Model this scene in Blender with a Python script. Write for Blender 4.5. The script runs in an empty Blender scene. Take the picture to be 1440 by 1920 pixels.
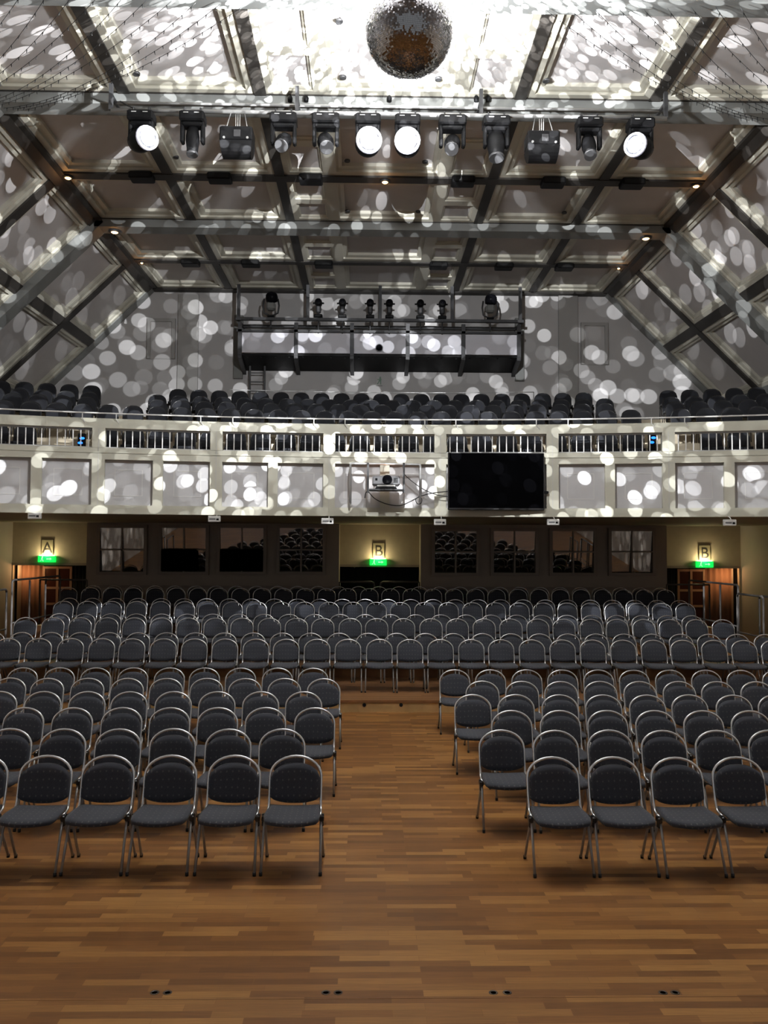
import bpy, math, random
from mathutils import Vector, Matrix
R = math.radians
random.seed(11)
C = bpy.context.scene.collection
SC = bpy.context.scene

# ------------------------------------------------------------------ camera
F = 1567.0
CAM = Vector((-0.35, 0.0, 2.68))
PITCH, YAW, ROLL = R(2.45), R(1.1), R(0.28)
fwd = Vector((math.sin(YAW) * math.cos(PITCH), math.cos(YAW) * math.cos(PITCH), math.sin(PITCH)))
rt0 = Vector((math.cos(YAW), -math.sin(YAW), 0))
up0 = rt0.cross(fwd)
RT = rt0 * math.cos(ROLL) + up0 * math.sin(ROLL)
UP = up0 * math.cos(ROLL) - rt0 * math.sin(ROLL)
cd = bpy.data.cameras.new('camera')
cam = bpy.data.objects.new('camera', cd)
C.objects.link(cam)
cd.sensor_fit = 'VERTICAL'
cd.sensor_height = 36.0
cd.sensor_width = 27.0
cd.lens = 36.0 * F / 1920.0
cd.clip_start = 0.05
cd.clip_end = 200
m3 = Matrix((RT, UP, -fwd)).transposed()
cam.matrix_world = Matrix.Translation(CAM) @ m3.to_4x4()
SC.camera = cam

def proj(p):
    d = Vector(p) - CAM
    z = d.dot(fwd)
    return (720 + F * d.dot(RT) / z, 960 - F * d.dot(UP) / z)

def ray(px, py):
    return fwd * F + RT * (px - 720) - UP * (py - 960)

def at(px, py, Y):
    d = ray(px, py)
    return CAM + d * ((Y - CAM.y) / d.y)

def at_z(px, py, Z):
    d = ray(px, py)
    return CAM + d * ((Z - CAM.z) / d.z)

# ------------------------------------------------------------------ world, view
w = bpy.data.worlds.new('world')
SC.world = w
w.use_nodes = True
w.node_tree.nodes['Background'].inputs[0].default_value = (0.95, 0.97, 1.0, 1)
w.node_tree.nodes['Background'].inputs[1].default_value = 0.09
SC.view_settings.view_transform = 'Standard'
SC.view_settings.look = 'None'
SC.view_settings.gamma = 1.0
SC.view_settings.exposure = 1.5
SC.view_settings.use_curve_mapping = False
SC.cycles.max_bounces = 6
SC.cycles.diffuse_bounces = 4
SC.cycles.glossy_bounces = 3
SC.cycles.transmission_bounces = 3
SC.cycles.caustics_reflective = False
SC.cycles.caustics_refractive = False
SC.cycles.sample_clamp_indirect = 3.0
SC.cycles.use_denoising = True

# ------------------------------------------------------------------ lights of the mirror ball, plus an added fill lamp
BALL = at(767, 58, 9.2)
BALL_R = 0.5
P_LOW, P_HIGH = 2650.0, 6000.0

def gobo(name, loc, power, zlo, zhi, seed, fade_down, base, spots=True):
    """Point lamp on the ball's surface that throws round patches, the way lit mirror facets do; without spots, an added plain fill lamp beside the ball."""
    ld = bpy.data.lights.new(name, 'POINT')
    ld.energy = power
    ld.shadow_soft_size = 0.0 if spots else .12
    ld.use_nodes = True
    nt = ld.node_tree
    N = nt.nodes
    L = nt.links
    N.clear()
    out = N.new('ShaderNodeOutputLight')
    em = N.new('ShaderNodeEmission')
    L.new(em.outputs[0], out.inputs[0])
    geo = N.new('ShaderNodeNewGeometry')
    nrm = N.new('ShaderNodeVectorMath'); nrm.operation = 'NORMALIZE'
    L.new(geo.outputs['Normal'], nrm.inputs[0])

    def mth(op, a, b=None, c=None):
        n = N.new('ShaderNodeMath'); n.operation = op
        for i, x in enumerate((a, b, c)):
            if x is None: continue
            if isinstance(x, (int, float)): n.inputs[i].default_value = x
            else: L.new(x, n.inputs[i])
        return n.outputs[0]

    def rng(x, a, b, c=0.0, d=1.0):
        n = N.new('ShaderNodeMapRange'); n.interpolation_type = 'SMOOTHSTEP'; n.clamp = True
        L.new(x, n.inputs[0])
        for i, q in zip((1, 2, 3, 4), (a, b, c, d)): n.inputs[i].default_value = q
        return n.outputs[0]
    total = None
    for i, (S, rad, gain) in enumerate(((18.0, .0142, 1.35), (20.0, .0136, 1.25), (16.5, .0130, 1.2), (22.0, .0138, .8), (23.0, .0146, .55))):
        rot = N.new('ShaderNodeVectorRotate'); rot.rotation_type = 'EULER_XYZ'
        rot.inputs['Rotation'].default_value = (seed + i * 1.3, i * .9 + .2, i * 2.1 + seed)
        L.new(nrm.outputs[0], rot.inputs['Vector'])
        vo = N.new('ShaderNodeTexVoronoi'); vo.voronoi_dimensions = '3D'; vo.feature = 'F1'
        vo.inputs['Scale'].default_value = S
        vo.inputs['Randomness'].default_value = 1.0
        L.new(rot.outputs[0], vo.inputs['Vector'])
        ln = N.new('ShaderNodeVectorMath'); ln.operation = 'LENGTH'
        L.new(vo.outputs['Position'], ln.inputs[0])
        pn = N.new('ShaderNodeVectorMath'); pn.operation = 'NORMALIZE'
        L.new(vo.outputs['Position'], pn.inputs[0])
        df = N.new('ShaderNodeVectorMath'); df.operation = 'DISTANCE'
        L.new(pn.outputs[0], df.inputs[0]); L.new(rot.outputs[0], df.inputs[1])
        disc = rng(df.outputs['Value'], rad * .88, rad * 1.06, 1.0, 0.0)
        off = mth('ABSOLUTE', mth('SUBTRACT', ln.outputs['Value'], 1.0))
        shell = mth('LESS_THAN', off, .33 / S)
        sp = N.new('ShaderNodeSeparateColor')
        L.new(vo.outputs['Color'], sp.inputs[0])
        br = mth('ADD', mth('MULTIPLY', mth('POWER', sp.outputs[0], 2.3), 1.0), .07)
        val = mth('MULTIPLY', mth('MULTIPLY', disc, shell), mth('MULTIPLY', br, gain))
        total = val if total is None else mth('ADD', total, val)
    if not spots: total = mth('MULTIPLY', 0.0, 0.0)
    sx = N.new('ShaderNodeSeparateXYZ')
    L.new(nrm.outputs[0], sx.inputs[0])
    if fade_down:
        k = rng(sx.outputs[2], -.72, -.45)
        total = mth('MULTIPLY', total, k)
    k2 = rng(sx.outputs[2], zlo, zhi)
    bs = mth('MULTIPLY', rng(sx.outputs[2], -.66, -.42, .10, 1.0), base)
    total = mth('MULTIPLY', mth('ADD', total, bs), k2)
    L.new(total, em.inputs['Strength'])
    em.inputs['Color'].default_value = (.95, .97, 1.0, 1)
    o = bpy.data.objects.new(name, ld)
    o.location = loc
    C.objects.link(o)
    return o
gobo('mirror_ball_glint', BALL + Vector((0, .44, -.30)), P_LOW, -1.1, -1.0, 0.3, True, .01)
gobo('ball_fill_lamp', BALL + Vector((0, .70, 0)), P_LOW, -1.1, -1.0, 0.3, True, .185, False)  # added soft fill lamp tucked behind the ball, lifts the hall's ambient level
gobo('mirror_ball_glint', BALL + Vector((0, .26, .48)), P_HIGH, .25, .42, 1.7, False, .006)

def lamp(name, loc, power, col, size=.03, spot=None, rot=None):
    ld = bpy.data.lights.new(name, 'SPOT' if spot else 'POINT')
    ld.energy = power
    ld.color = col
    ld.shadow_soft_size = size
    if spot:
        ld.spot_size = spot; ld.spot_blend = .6
    o = bpy.data.objects.new(name, ld)
    o.location = loc
    if rot is not None: o.rotation_euler = rot
    C.objects.link(o)
    return o

# stage work lamps high over the stage apron (soft overhead light on floor and chairs)
def area_lamp(name, loc, power, col, sx, sy, rot):
    ld = bpy.data.lights.new(name, 'AREA')
    ld.shape = 'RECTANGLE'; ld.size = sx; ld.size_y = sy; ld.energy = power; ld.color = col
    o = bpy.data.objects.new(name, ld); o.location = loc; o.rotation_euler = rot
    C.objects.link(o)

# ------------------------------------------------------------------ mesh builder
class MB:
    def __init__(s):
        s.v = []; s.f = []; s.m = []; s.s = []
    def add(s, vs, fs, m=0, smooth=False):
        b = len(s.v)
        s.v += [tuple(q) for q in vs]
        for f in fs:
            s.f.append([b + i for i in f]); s.m.append(m); s.s.append(smooth)
        return s
    def box(s, x0, x1, y0, y1, z0, z1, m=0, M=None):
        vs = [Vector(q) for q in ((x0,y0,z0),(x1,y0,z0),(x1,y1,z0),(x0,y1,z0),(x0,y0,z1),(x1,y0,z1),(x1,y1,z1),(x0,y1,z1))]
        if M is not None: vs = [M @ q for q in vs]
        return s.add(vs, [(0,3,2,1),(4,5,6,7),(0,1,5,4),(1,2,6,5),(2,3,7,6),(3,0,4,7)], m)
    def cbox(s, c, d, m=0, M=None):
        return s.box(c[0]-d[0]/2, c[0]+d[0]/2, c[1]-d[1]/2, c[1]+d[1]/2, c[2]-d[2]/2, c[2]+d[2]/2, m, M)
    def bbox(s, c, d, b=.01, m=0, M=None):
        """box with chamfered edges"""
        hx, hy, hz = d[0]/2, d[1]/2, d[2]/2
        rings = []
        vs = []
        for z, k in ((-hz, b), (-hz+b, 0), (hz-b, 0), (hz, b)):
            x, y = hx-k, hy-k
            e = b if k == 0 else b*.6
            ring = [(x-e,-y),(x,-y+e),(x,y-e),(x-e,y),(-x+e,y),(-x,y-e),(-x,-y+e),(-x+e,-y)]
            rings.append(len(vs))
            for q in ring: vs.append(Vector((c[0]+q[0], c[1]+q[1], c[2]+z)))
        if M is not None: vs = [M @ q for q in vs]
        fs = []
        for i in range(3):
            for j in range(8):
                a, b2 = rings[i]+j, rings[i]+(j+1)%8
                fs.append((a, b2, b2+8, a+8))
        fs.append(tuple(range(7,-1,-1))); fs.append(tuple(range(24,32)))
        return s.add(vs, fs, m)
    def tube(s, pts, r, n=8, m=0, closed=False, caps=True):
        pts = [Vector(p) for p in pts]
        k = len(pts)
        rr = r if isinstance(r, (list, tuple)) else [r]*k
        vs = []; prev = None
        for i, p in enumerate(pts):
            if closed: t = pts[(i+1)%k] - pts[i-1]
            else: t = pts[min(i+1,k-1)] - pts[max(i-1,0)]
            t.normalize()
            if prev is None:
                a = Vector((0,0,1)) if abs(t.z) < .9 else Vector((1,0,0))
                u = t.cross(a).normalized()
            else:
                u = (prev - t*prev.dot(t)).normalized()
            prev = u
            v = t.cross(u)
            for j in range(n):
                a = 2*math.pi*j/n
                vs.append(p + (u*math.cos(a) + v*math.sin(a))*rr[i])
        fs = []
        for i in range(k if closed else k-1):
            for j in range(n):
                a = i*n+j; b = i*n+(j+1)%n
                c2 = ((i+1)%k)*n
                fs.append((a, b, c2+(j+1)%n, c2+j))
        s.add(vs, fs, m, True)
        if caps and not closed:
            b = len(s.v) - len(vs)
            s.f.append([b+j for j in range(n-1,-1,-1)]); s.m.append(m); s.s.append(False)
            s.f.append([b+(k-1)*n+j for j in range(n)]); s.m.append(m); s.s.append(False)
        return s
    def cyl(s, p0, p1, r0, r1=None, n=16, m=0):
        return s.tube([p0, p1], [r0, r0 if r1 is None else r1], n, m)
    def lathe(s, prof, n=24, m=0, M=None, smooth=True):
        """profile of (radius, z) about z"""
        vs = []
        for r_, z in prof:
            for j in range(n):
                a = 2*math.pi*j/n
                vs.append(Vector((r_*math.cos(a), r_*math.sin(a), z)))
        if M is not None: vs = [M @ q for q in vs]
        fs = [(i*n+j, i*n+(j+1)%n, (i+1)*n+(j+1)%n, (i+1)*n+j) for i in range(len(prof)-1) for j in range(n)]
        b = len(s.v)
        s.add(vs, fs, m, smooth)
        if prof[0][0] > 1e-6: s.f.append([b+j for j in range(n-1,-1,-1)]); s.m.append(m); s.s.append(False)
        if prof[-1][0] > 1e-6: s.f.append([b+(len(prof)-1)*n+j for j in range(n)]); s.m.append(m); s.s.append(False)
        return s
    def pad(s, top, bot, nu, nv, m=0):
        """closed pad from two height surfaces top(i,j)/bot(i,j), j and i from 0..n"""
        vs = []
        for fn in (top, bot):
            for j in range(nv+1):
                for i in range(nu+1):
                    vs.append(fn(i/nu, j/nv))
        o = (nu+1)*(nv+1)
        fs = []
        for j in range(nv):
            for i in range(nu):
                a = j*(nu+1)+i
                fs.append((a, a+1, a+nu+2, a+nu+1))
                fs.append((o+a, o+a+nu+1, o+a+nu+2, o+a+1))
        edge = [i for i in range(nu+1)] + [j*(nu+1)+nu for j in range(1,nv+1)] + [nv*(nu+1)+i for i in range(nu-1,-1,-1)] + [j*(nu+1) for j in range(nv-1,0,-1)]
        for q in range(len(edge)):
            a, b = edge[q], edge[(q+1)%len(edge)]
            fs.append((b, a, o+a, o+b))
        return s.add(vs, fs, m, True)
    def arc(s, r0, r1, a0, a1, z0, z1, n=None, m=0, cy=None):
        cy = ARC_Y if cy is None else cy
        n = n or max(1, int(abs(a1-a0)/.026)+1)
        vs = []
        for i in range(n+1):
            a = a0 + (a1-a0)*i/n
            sn, cs = math.sin(a), math.cos(a)
            for r_, z in ((r0,z0),(r1,z0),(r1,z1),(r0,z1)):
                vs.append((r_*sn, cy + r_*cs, z))
        fs = []
        for i in range(n):
            for j in range(4):
                a = i*4+j; b = i*4+(j+1)%4
                fs.append((a, a+4, b+4, b))
        fs.append((0,1,2,3)); fs.append((n*4+3, n*4+2, n*4+1, n*4))
        return s.add(vs, fs, m)
    def build(s, name, mats, parent=None):
        me = bpy.data.meshes.new(name)
        me.from_pydata(s.v, [], s.f)
        for mm in (mats if isinstance(mats, (list, tuple)) else [mats]): me.materials.append(mm)
        me.polygons.foreach_set('material_index', s.m)
        me.polygons.foreach_set('use_smooth', s.s)
        me.update()
        o = bpy.data.objects.new(name, me)
        C.objects.link(o)
        if parent is not None: o.parent = parent
        return o

ARC_Y, ARC_R = -12.4, 30.0

def tag(o, label, cat, group=None):
    o['label'] = label; o['category'] = cat
    if group: o['group'] = group
    return o
def thing(name, label, cat, loc=(0,0,0), rz=0, group=None):
    o = bpy.data.objects.new(name, None)
    o.empty_display_size = .1
    o.location = loc; o.rotation_euler = (0,0,rz)
    C.objects.link(o)
    return tag(o, label, cat, group)
def struct(mb, name, mats):
    o = mb.build(name, mats); o['kind'] = 'structure'; return o
KIDS = {}
def dup(root, loc, rz, label, group=None):
    r_ = root.copy(); C.objects.link(r_)
    r_.location = loc; r_.rotation_euler = (0,0,rz); r_['label'] = label
    if group: r_['group'] = group
    for ch in KIDS[root.name]:
        c = ch.copy(); C.objects.link(c); c.parent = r_
        for g in ch.children:
            d = g.copy(); C.objects.link(d); d.parent = c
    return r_
ONES = 'first second third fourth fifth sixth seventh eighth ninth tenth eleventh twelfth thirteenth fourteenth fifteenth sixteenth seventeenth eighteenth nineteenth'.split()
def nth(n):
    if n <= 19: return ONES[n-1]
    t = {2:'twenty', 3:'thirty', 4:'forty'}[n//10]
    return {2:'twentieth', 3:'thirtieth', 4:'fortieth'}[n//10] if n % 10 == 0 else t + '-' + ONES[n%10-1]

# ------------------------------------------------------------------ materials
def mat(name, col, rough=.6, metal=0.0, var=0.0, vscale=6.0, bump=0.0, spec=.5, emit=None, estr=0):
    m = bpy.data.materials.new(name); m.use_nodes = True
    nt = m.node_tree; N = nt.nodes; L = nt.links
    b = N['Principled BSDF']
    b.inputs['Base Color'].default_value = (*col, 1)
    b.inputs['Roughness'].default_value = rough
    b.inputs['Metallic'].default_value = metal
    b.inputs['Specular IOR Level'].default_value = spec
    if emit:
        b.inputs['Emission Color'].default_value = (*emit, 1)
        b.inputs['Emission Strength'].default_value = estr
    if var or bump:
        tc = N.new('ShaderNodeTexCoord')
        no = N.new('ShaderNodeTexNoise'); no.inputs['Scale'].default_value = vscale; no.inputs['Detail'].default_value = 4
        L.new(tc.outputs['Object'], no.inputs['Vector'])
        if var:
            cr = N.new('ShaderNodeMapRange')
            cr.inputs[1].default_value = .3; cr.inputs[2].default_value = .7
            cr.inputs[3].default_value = 1-var; cr.inputs[4].default_value = 1+var
            L.new(no.outputs[0], cr.inputs[0])
            mx = N.new('ShaderNodeVectorMath'); mx.operation = 'SCALE'
            mx.inputs[0].default_value = col
            L.new(cr.outputs[0], mx.inputs['Scale'])
            L.new(mx.outputs[0], b.inputs['Base Color'])
        if bump:
            bp = N.new('ShaderNodeBump'); bp.inputs['Strength'].default_value = bump; bp.inputs['Distance'].default_value = .01
            L.new(no.outputs[0], bp.inputs['Height']); L.new(bp.outputs[0], b.inputs['Normal'])
    return m

def parquet(name, c1, c2, c3, plank=(.52, .072), rough=.38):
    m = bpy.data.materials.new(name); m.use_nodes = True
    nt = m.node_tree; N = nt.nodes; L = nt.links
    b = N['Principled BSDF']
    tc = N.new('ShaderNodeTexCoord')
    def brick(bw, rh, off, sq):
        br = N.new('ShaderNodeTexBrick')
        br.offset = off; br.offset_frequency = 2; br.squash = sq; br.squash_frequency = 3
        br.inputs['Color1'].default_value = (0,0,0,1); br.inputs['Color2'].default_value = (1,1,1,1)
        br.inputs['Mortar'].default_value = (.42,.42,.42,1)
        br.inputs['Scale'].default_value = 1.0
        br.inputs['Mortar Size'].default_value = .0012
        br.inputs['Brick Width'].default_value = bw; br.inputs['Row Height'].default_value = rh
        br.inputs['Bias'].default_value = 0.0
        L.new(tc.outputs['Object'], br.inputs['Vector'])
        return br
    b1 = brick(plank[0], plank[1], .37, 1.35)
    ramp = N.new('ShaderNodeValToRGB')
    e = ramp.color_ramp.elements
    e[0].position = 0.0; e[0].color = (*c1, 1)
    e[1].position = 1.0; e[1].color = (*c3, 1)
    q = e.new(.5); q.color = (*c2, 1)
    L.new(b1.outputs['Color'], ramp.inputs[0])
    mp = N.new('ShaderNodeMapping'); mp.inputs['Scale'].default_value = (1.6, 26, 1)
    L.new(tc.outputs['Object'], mp.inputs[0])
    no = N.new('ShaderNodeTexNoise'); no.inputs['Scale'].default_value = 3.0; no.inputs['Detail'].default_value = 5
    L.new(mp.outputs[0], no.inputs['Vector'])
    big = N.new('ShaderNodeTexNoise'); big.inputs['Scale'].default_value = .9; big.inputs['Detail'].default_value = 2
    L.new(tc.outputs['Object'], big.inputs['Vector'])
    mr = N.new('ShaderNodeMapRange'); mr.inputs[1].default_value = .25; mr.inputs[2].default_value = .75; mr.inputs[3].default_value = .82; mr.inputs[4].default_value = 1.18
    L.new(no.outputs[0], mr.inputs[0])
    mr2 = N.new('ShaderNodeMapRange'); mr2.inputs[1].default_value = .3; mr2.inputs[2].default_value = .7; mr2.inputs[3].default_value = .9; mr2.inputs[4].default_value = 1.1
    L.new(big.outputs[0], mr2.inputs[0])
    mu = N.new('ShaderNodeMath'); mu.operation = 'MULTIPLY'
    L.new(mr.outputs[0], mu.inputs[0]); L.new(mr2.outputs[0], mu.inputs[1])
    sc = N.new('ShaderNodeVectorMath'); sc.operation = 'SCALE'
    L.new(ramp.outputs[0], sc.inputs[0]); L.new(mu.outputs[0], sc.inputs['Scale'])
    L.new(sc.outputs[0], b.inputs['Base Color'])
    b.inputs['Roughness'].default_value = rough
    b.inputs['Specular IOR Level'].default_value = .35
    return m

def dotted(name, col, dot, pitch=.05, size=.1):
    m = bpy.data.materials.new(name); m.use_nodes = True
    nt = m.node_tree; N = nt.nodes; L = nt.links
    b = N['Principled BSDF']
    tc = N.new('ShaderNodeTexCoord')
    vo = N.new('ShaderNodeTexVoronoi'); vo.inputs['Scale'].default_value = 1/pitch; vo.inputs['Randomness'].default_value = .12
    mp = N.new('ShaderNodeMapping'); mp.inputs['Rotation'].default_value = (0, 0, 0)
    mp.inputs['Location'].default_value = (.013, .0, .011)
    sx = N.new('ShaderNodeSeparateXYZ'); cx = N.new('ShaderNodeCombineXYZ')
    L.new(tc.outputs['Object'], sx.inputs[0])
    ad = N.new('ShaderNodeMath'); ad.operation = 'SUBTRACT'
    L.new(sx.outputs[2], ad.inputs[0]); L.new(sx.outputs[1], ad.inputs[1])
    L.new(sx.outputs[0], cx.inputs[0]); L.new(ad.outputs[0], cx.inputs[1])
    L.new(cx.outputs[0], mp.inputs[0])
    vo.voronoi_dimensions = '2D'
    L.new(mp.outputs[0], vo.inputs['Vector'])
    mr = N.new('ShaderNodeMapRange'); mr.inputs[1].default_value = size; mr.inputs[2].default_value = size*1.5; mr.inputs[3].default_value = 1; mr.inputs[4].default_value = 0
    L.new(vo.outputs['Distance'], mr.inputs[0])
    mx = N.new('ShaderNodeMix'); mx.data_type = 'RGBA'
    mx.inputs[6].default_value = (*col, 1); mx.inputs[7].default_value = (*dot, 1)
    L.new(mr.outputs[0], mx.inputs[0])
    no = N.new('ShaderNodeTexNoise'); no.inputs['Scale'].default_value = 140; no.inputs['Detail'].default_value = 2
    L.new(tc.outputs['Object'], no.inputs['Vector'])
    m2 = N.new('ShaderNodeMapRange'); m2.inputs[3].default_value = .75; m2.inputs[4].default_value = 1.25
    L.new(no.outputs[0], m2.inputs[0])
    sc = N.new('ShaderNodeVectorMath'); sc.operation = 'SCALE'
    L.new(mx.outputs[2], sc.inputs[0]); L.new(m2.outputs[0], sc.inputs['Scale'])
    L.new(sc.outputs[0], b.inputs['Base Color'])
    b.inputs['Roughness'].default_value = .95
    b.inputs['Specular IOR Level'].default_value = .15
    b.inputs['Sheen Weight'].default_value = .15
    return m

M = {}
M['floor'] = parquet('oak_parquet', (.150, .060, .0155), (.228, .096, .025), (.36, .175, .050))
M['riser'] = parquet('riser_wood', (.20, .090, .034), (.24, .115, .045), (.29, .145, .06), (.9, .1), .45)
M['ringbrown'] = mat('ring_brown', (.05, .03, .016), .5)
M['riserfront'] = parquet('riser_front_wood', (.46, .30, .13), (.50, .33, .145), (.54, .36, .16), (1.6, .3), .5)
M['railsteel'] = mat('rail_steel', (.11, .10, .092), .5, .1)
M['cream'] = mat('cream_paint', (.52, .50, .42), .5, var=.03, vscale=3)
M['grey'] = mat('panel_grey', (.52, .495, .485), .75, var=.04, vscale=2)
M['beam'] = mat('beam_grey', (.20, .205, .195), .6, var=.06, vscale=2)
M['dark'] = mat('dark_beam', (.032, .028, .024), .6, var=.1)
M['wallgrey'] = mat('wall_grey', (.50, .485, .475), .8, var=.05, vscale=1.2)
M['wallgrey2'] = mat('wall_grey_trim', (.36, .35, .335), .75)
M['parcream'] = mat('parapet_cream', (.48, .465, .38), .5, var=.03)
M['pargrey'] = mat('parapet_panel', (.47, .46, .46), .7, var=.03)
M['bead'] = mat('parapet_bead', (.60, .59, .56), .6)
M['ochre'] = mat('ochre_wall', (.52, .45, .33), .8, var=.05)
M['taupe'] = mat('taupe_wall', (.42, .36, .30), .75, var=.06, vscale=1.5)
M['taupetrim'] = mat('taupe_trim', (.33, .28, .235), .6)
M['soffit'] = mat('soffit_paint', (.30, .25, .19), .8, var=.05)
M['black'] = mat('black_housing', (.006, .006, .0065), .5, spec=.15)
M['blackmatt'] = mat('black_cloth', (.008, .008, .008), .9, bump=.2, vscale=20)
M['plastic'] = mat('black_plastic', (.012, .011, .011), .35)
M['screen'] = mat('screen_glass', (.0018, .0018, .0022), .25, spec=.0)
M['chrome'] = mat('chrome', (.80, .80, .80), .24, .85)
M['leg'] = mat('grey_metal_leg', (.34, .33, .32), .4, .4)
M['steel'] = mat('steel_pipe', (.46, .46, .45), .35, .45)
M['rim'] = mat('dark_glossy_rim', (.05, .05, .05), .22, .6)
M['darksteel'] = mat('dark_steel', (.06, .06, .062), .5, .4)
M['white'] = mat('white_plastic', (.62, .61, .58), .4)
M['ink'] = mat('grey_ink', (.12, .12, .12), .6)
M['silver'] = mat('silver_plastic', (.27, .27, .28), .35, .2)
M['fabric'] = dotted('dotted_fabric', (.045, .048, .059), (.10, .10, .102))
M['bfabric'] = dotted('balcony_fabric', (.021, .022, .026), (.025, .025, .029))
M['mirror'] = mat('mirror_tile', (.46, .46, .47), .12, 1.0)
M['core'] = mat('ball_core', (.05, .05, .05), .5)
M['whitepanel'] = mat('gallery_white', (.66, .65, .69), .6)
M['orange'] = mat('orange_curtain', (.30, .175, .115), .85, bump=.15, vscale=5)
M['doorframe'] = mat('door_wood_white', (.34, .24, .17), .5)
M['redglass'] = mat('door_glass', (.05, .016, .010), .2)
M['green'] = mat('exit_green', (.0, .3, .06), .4, emit=(.002, .40, .035), estr=1.0)
M['greenlight'] = mat('exit_pale', (.2, .5, .3), .4, emit=(.05, .55, .12), estr=1.0)
M['dullgreen'] = mat('dull_green_plate', (.13, .22, .15), .5)
M['plate'] = mat('letter_plate', (.30, .27, .17), .6)
M['letter'] = mat('letter_black', (.02, .018, .015), .6)
M['lens'] = mat('lit_lens', (1, 1, 1), .3, emit=(.90, .93, 1.0), estr=14)
M['halo'] = mat('glare_outer_ring', (1, 1, 1), .3, emit=(.62, .68, 1.0), estr=.09)  # faint emission standing in for the outer glare halo round a lit lens
M['halo2'] = mat('glare_inner_ring', (1, 1, 1), .3, emit=(.72, .76, 1.0), estr=.22)  # stronger emission standing in for the inner part of that glare
M['warm'] = mat('warm_lamp', (1, .8, .5), .3, emit=(1.0, .50, .17), estr=5)
M['blue'] = mat('blue_led', (.05, .2, 1), .3, emit=(.01, .13, 1.0), estr=1.4)
M['glasslens'] = mat('dark_lens', (.006, .006, .008), .3, spec=.04)
M['wire'] = mat('black_wire', (.01, .01, .01), .5)
M['pane'] = mat('dark_pane', (.012, .011, .010), .03, 0.0, spec=.9)
def pane_mat():
    m = bpy.data.materials.new('window_pane'); m.use_nodes = True
    N = m.node_tree.nodes; L = m.node_tree.links
    N.clear()
    out = N.new('ShaderNodeOutputMaterial'); mx = N.new('ShaderNodeMixShader')
    d = N.new('ShaderNodeBsdfDiffuse'); d.inputs[0].default_value = (.012, .010, .009, 1)
    g = N.new('ShaderNodeBsdfGlossy'); g.inputs[0].default_value = (.85, .85, .85, 1); g.inputs[1].default_value = .02
    mx.inputs[0].default_value = .35
    L.new(d.outputs[0], mx.inputs[1]); L.new(g.outputs[0], mx.inputs[2]); L.new(mx.outputs[0], out.inputs[0])
    return m
M['pane'] = pane_mat()

# ------------------------------------------------------------------ room shell
Y_BACK = 25.0
ZC = 10.4
XC = 6.81
SL = 4.9
E = {s: Vector((s*.713, 0, -.701)) for s in (-1, 1)}
NO = {s: Vector((s*.701, 0, .713)) for s in (-1, 1)}
XW = 10.75
Y_STAGE = -4.0

struct(MB().box(-XW, XW, Y_STAGE, 26.5, -.2, 0), 'floor', M['floor'])
mb = MB()
mb.box(-XC-.1, XC+.1, Y_STAGE, 25.2, ZC+.3, ZC+.4)
for s in (-1, 1):
    a = Vector((s*XC, 0, ZC)) + NO[s]*.34
    b = a + E[s]*5.6
    vs = [(a.x, Y_STAGE, a.z), (a.x, 25.2, a.z), (b.x, 25.2, b.z), (b.x, Y_STAGE, b.z)]
    vs += [tuple(Vector(q) + NO[s]*.1) for q in vs]
    mb.add(vs, [(0,1,2,3),(7,6,5,4),(0,4,5,1),(1,5,6,2),(2,6,7,3),(3,7,4,0)])
    # link flat and slope
    mb.add([(s*(XC+.1), Y_STAGE, ZC+.4), (s*(XC+.1), 25.2, ZC+.4), (a.x, 25.2, a.z), (a.x, Y_STAGE, a.z)], [(0,1,2,3)])
# plain boarded part of the ceiling over the stage end
mb.box(-XC, XC, Y_STAGE, 8.3, ZC, ZC+.3)
struct(mb, 'ceiling', M['grey'])
for s, nm in ((-1, 'wall_left'), (1, 'wall_right')):
    x0, x1 = (s*XW, s*(XW+.2)) if s > 0 else (s*(XW+.2), s*XW)
    struct(MB().box(x0, x1, Y_STAGE, 26.5, 0, 7.2), nm, M['taupe'])
mb = MB()
mb.box(-12, 12, Y_BACK, Y_BACK+.2, 4.0, ZC+.4)
struct(mb, 'wall_back', M['wallgrey'])

# beams
Y_SEC = [(8.3, 8.6), (11.1, 11.45), (17.05, 17.32), (22.25, 22.48)]
Y_MAIN = [(13.98, 14.38), (19.48, 19.92)]
def slope_box(mb, s, e0, e1, y0, y1, n0, n1, m=0):
    o = Vector((s*XC, 0, ZC))
    P = lambda e, y, n: o + E[s]*e + NO[s]*n + Vector((0, y, 0))
    vs = [P(e0,y0,n0),P(e1,y0,n0),P(e1,y1,n0),P(e0,y1,n0),P(e0,y0,n1),P(e1,y0,n1),P(e1,y1,n1),P(e0,y1,n1)]
    mb.add(vs, [(0,3,2,1),(4,5,6,7),(0,1,5,4),(1,2,6,5),(2,3,7,6),(3,0,4,7)], m)
for y0, y1 in Y_MAIN:
    mb = MB()
    mb.box(-XC-.02, XC+.02, y0, y1, ZC-.2, ZC+.28)
    for s in (-1, 1): slope_box(mb, s, -.08, 5.3, y0, y1, -.2, .3)
    mb.box(-XC, XC, y0-.02, y0+.0, ZC-.02, ZC+.05, 1)
    struct(mb, 'ceiling_beam', [M['beam'], M['dark']])
mb = MB()
mb.box(-XC, XC, 24.72, 25.0, ZC-.06, ZC+.28, 1)
for s in (-1, 1): slope_box(mb, s, 0, 5.3, 24.62, 25.0, -.03, .3, 0)
struct(mb, 'ceiling_beam', [M['beam'], M['dark']])
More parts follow.
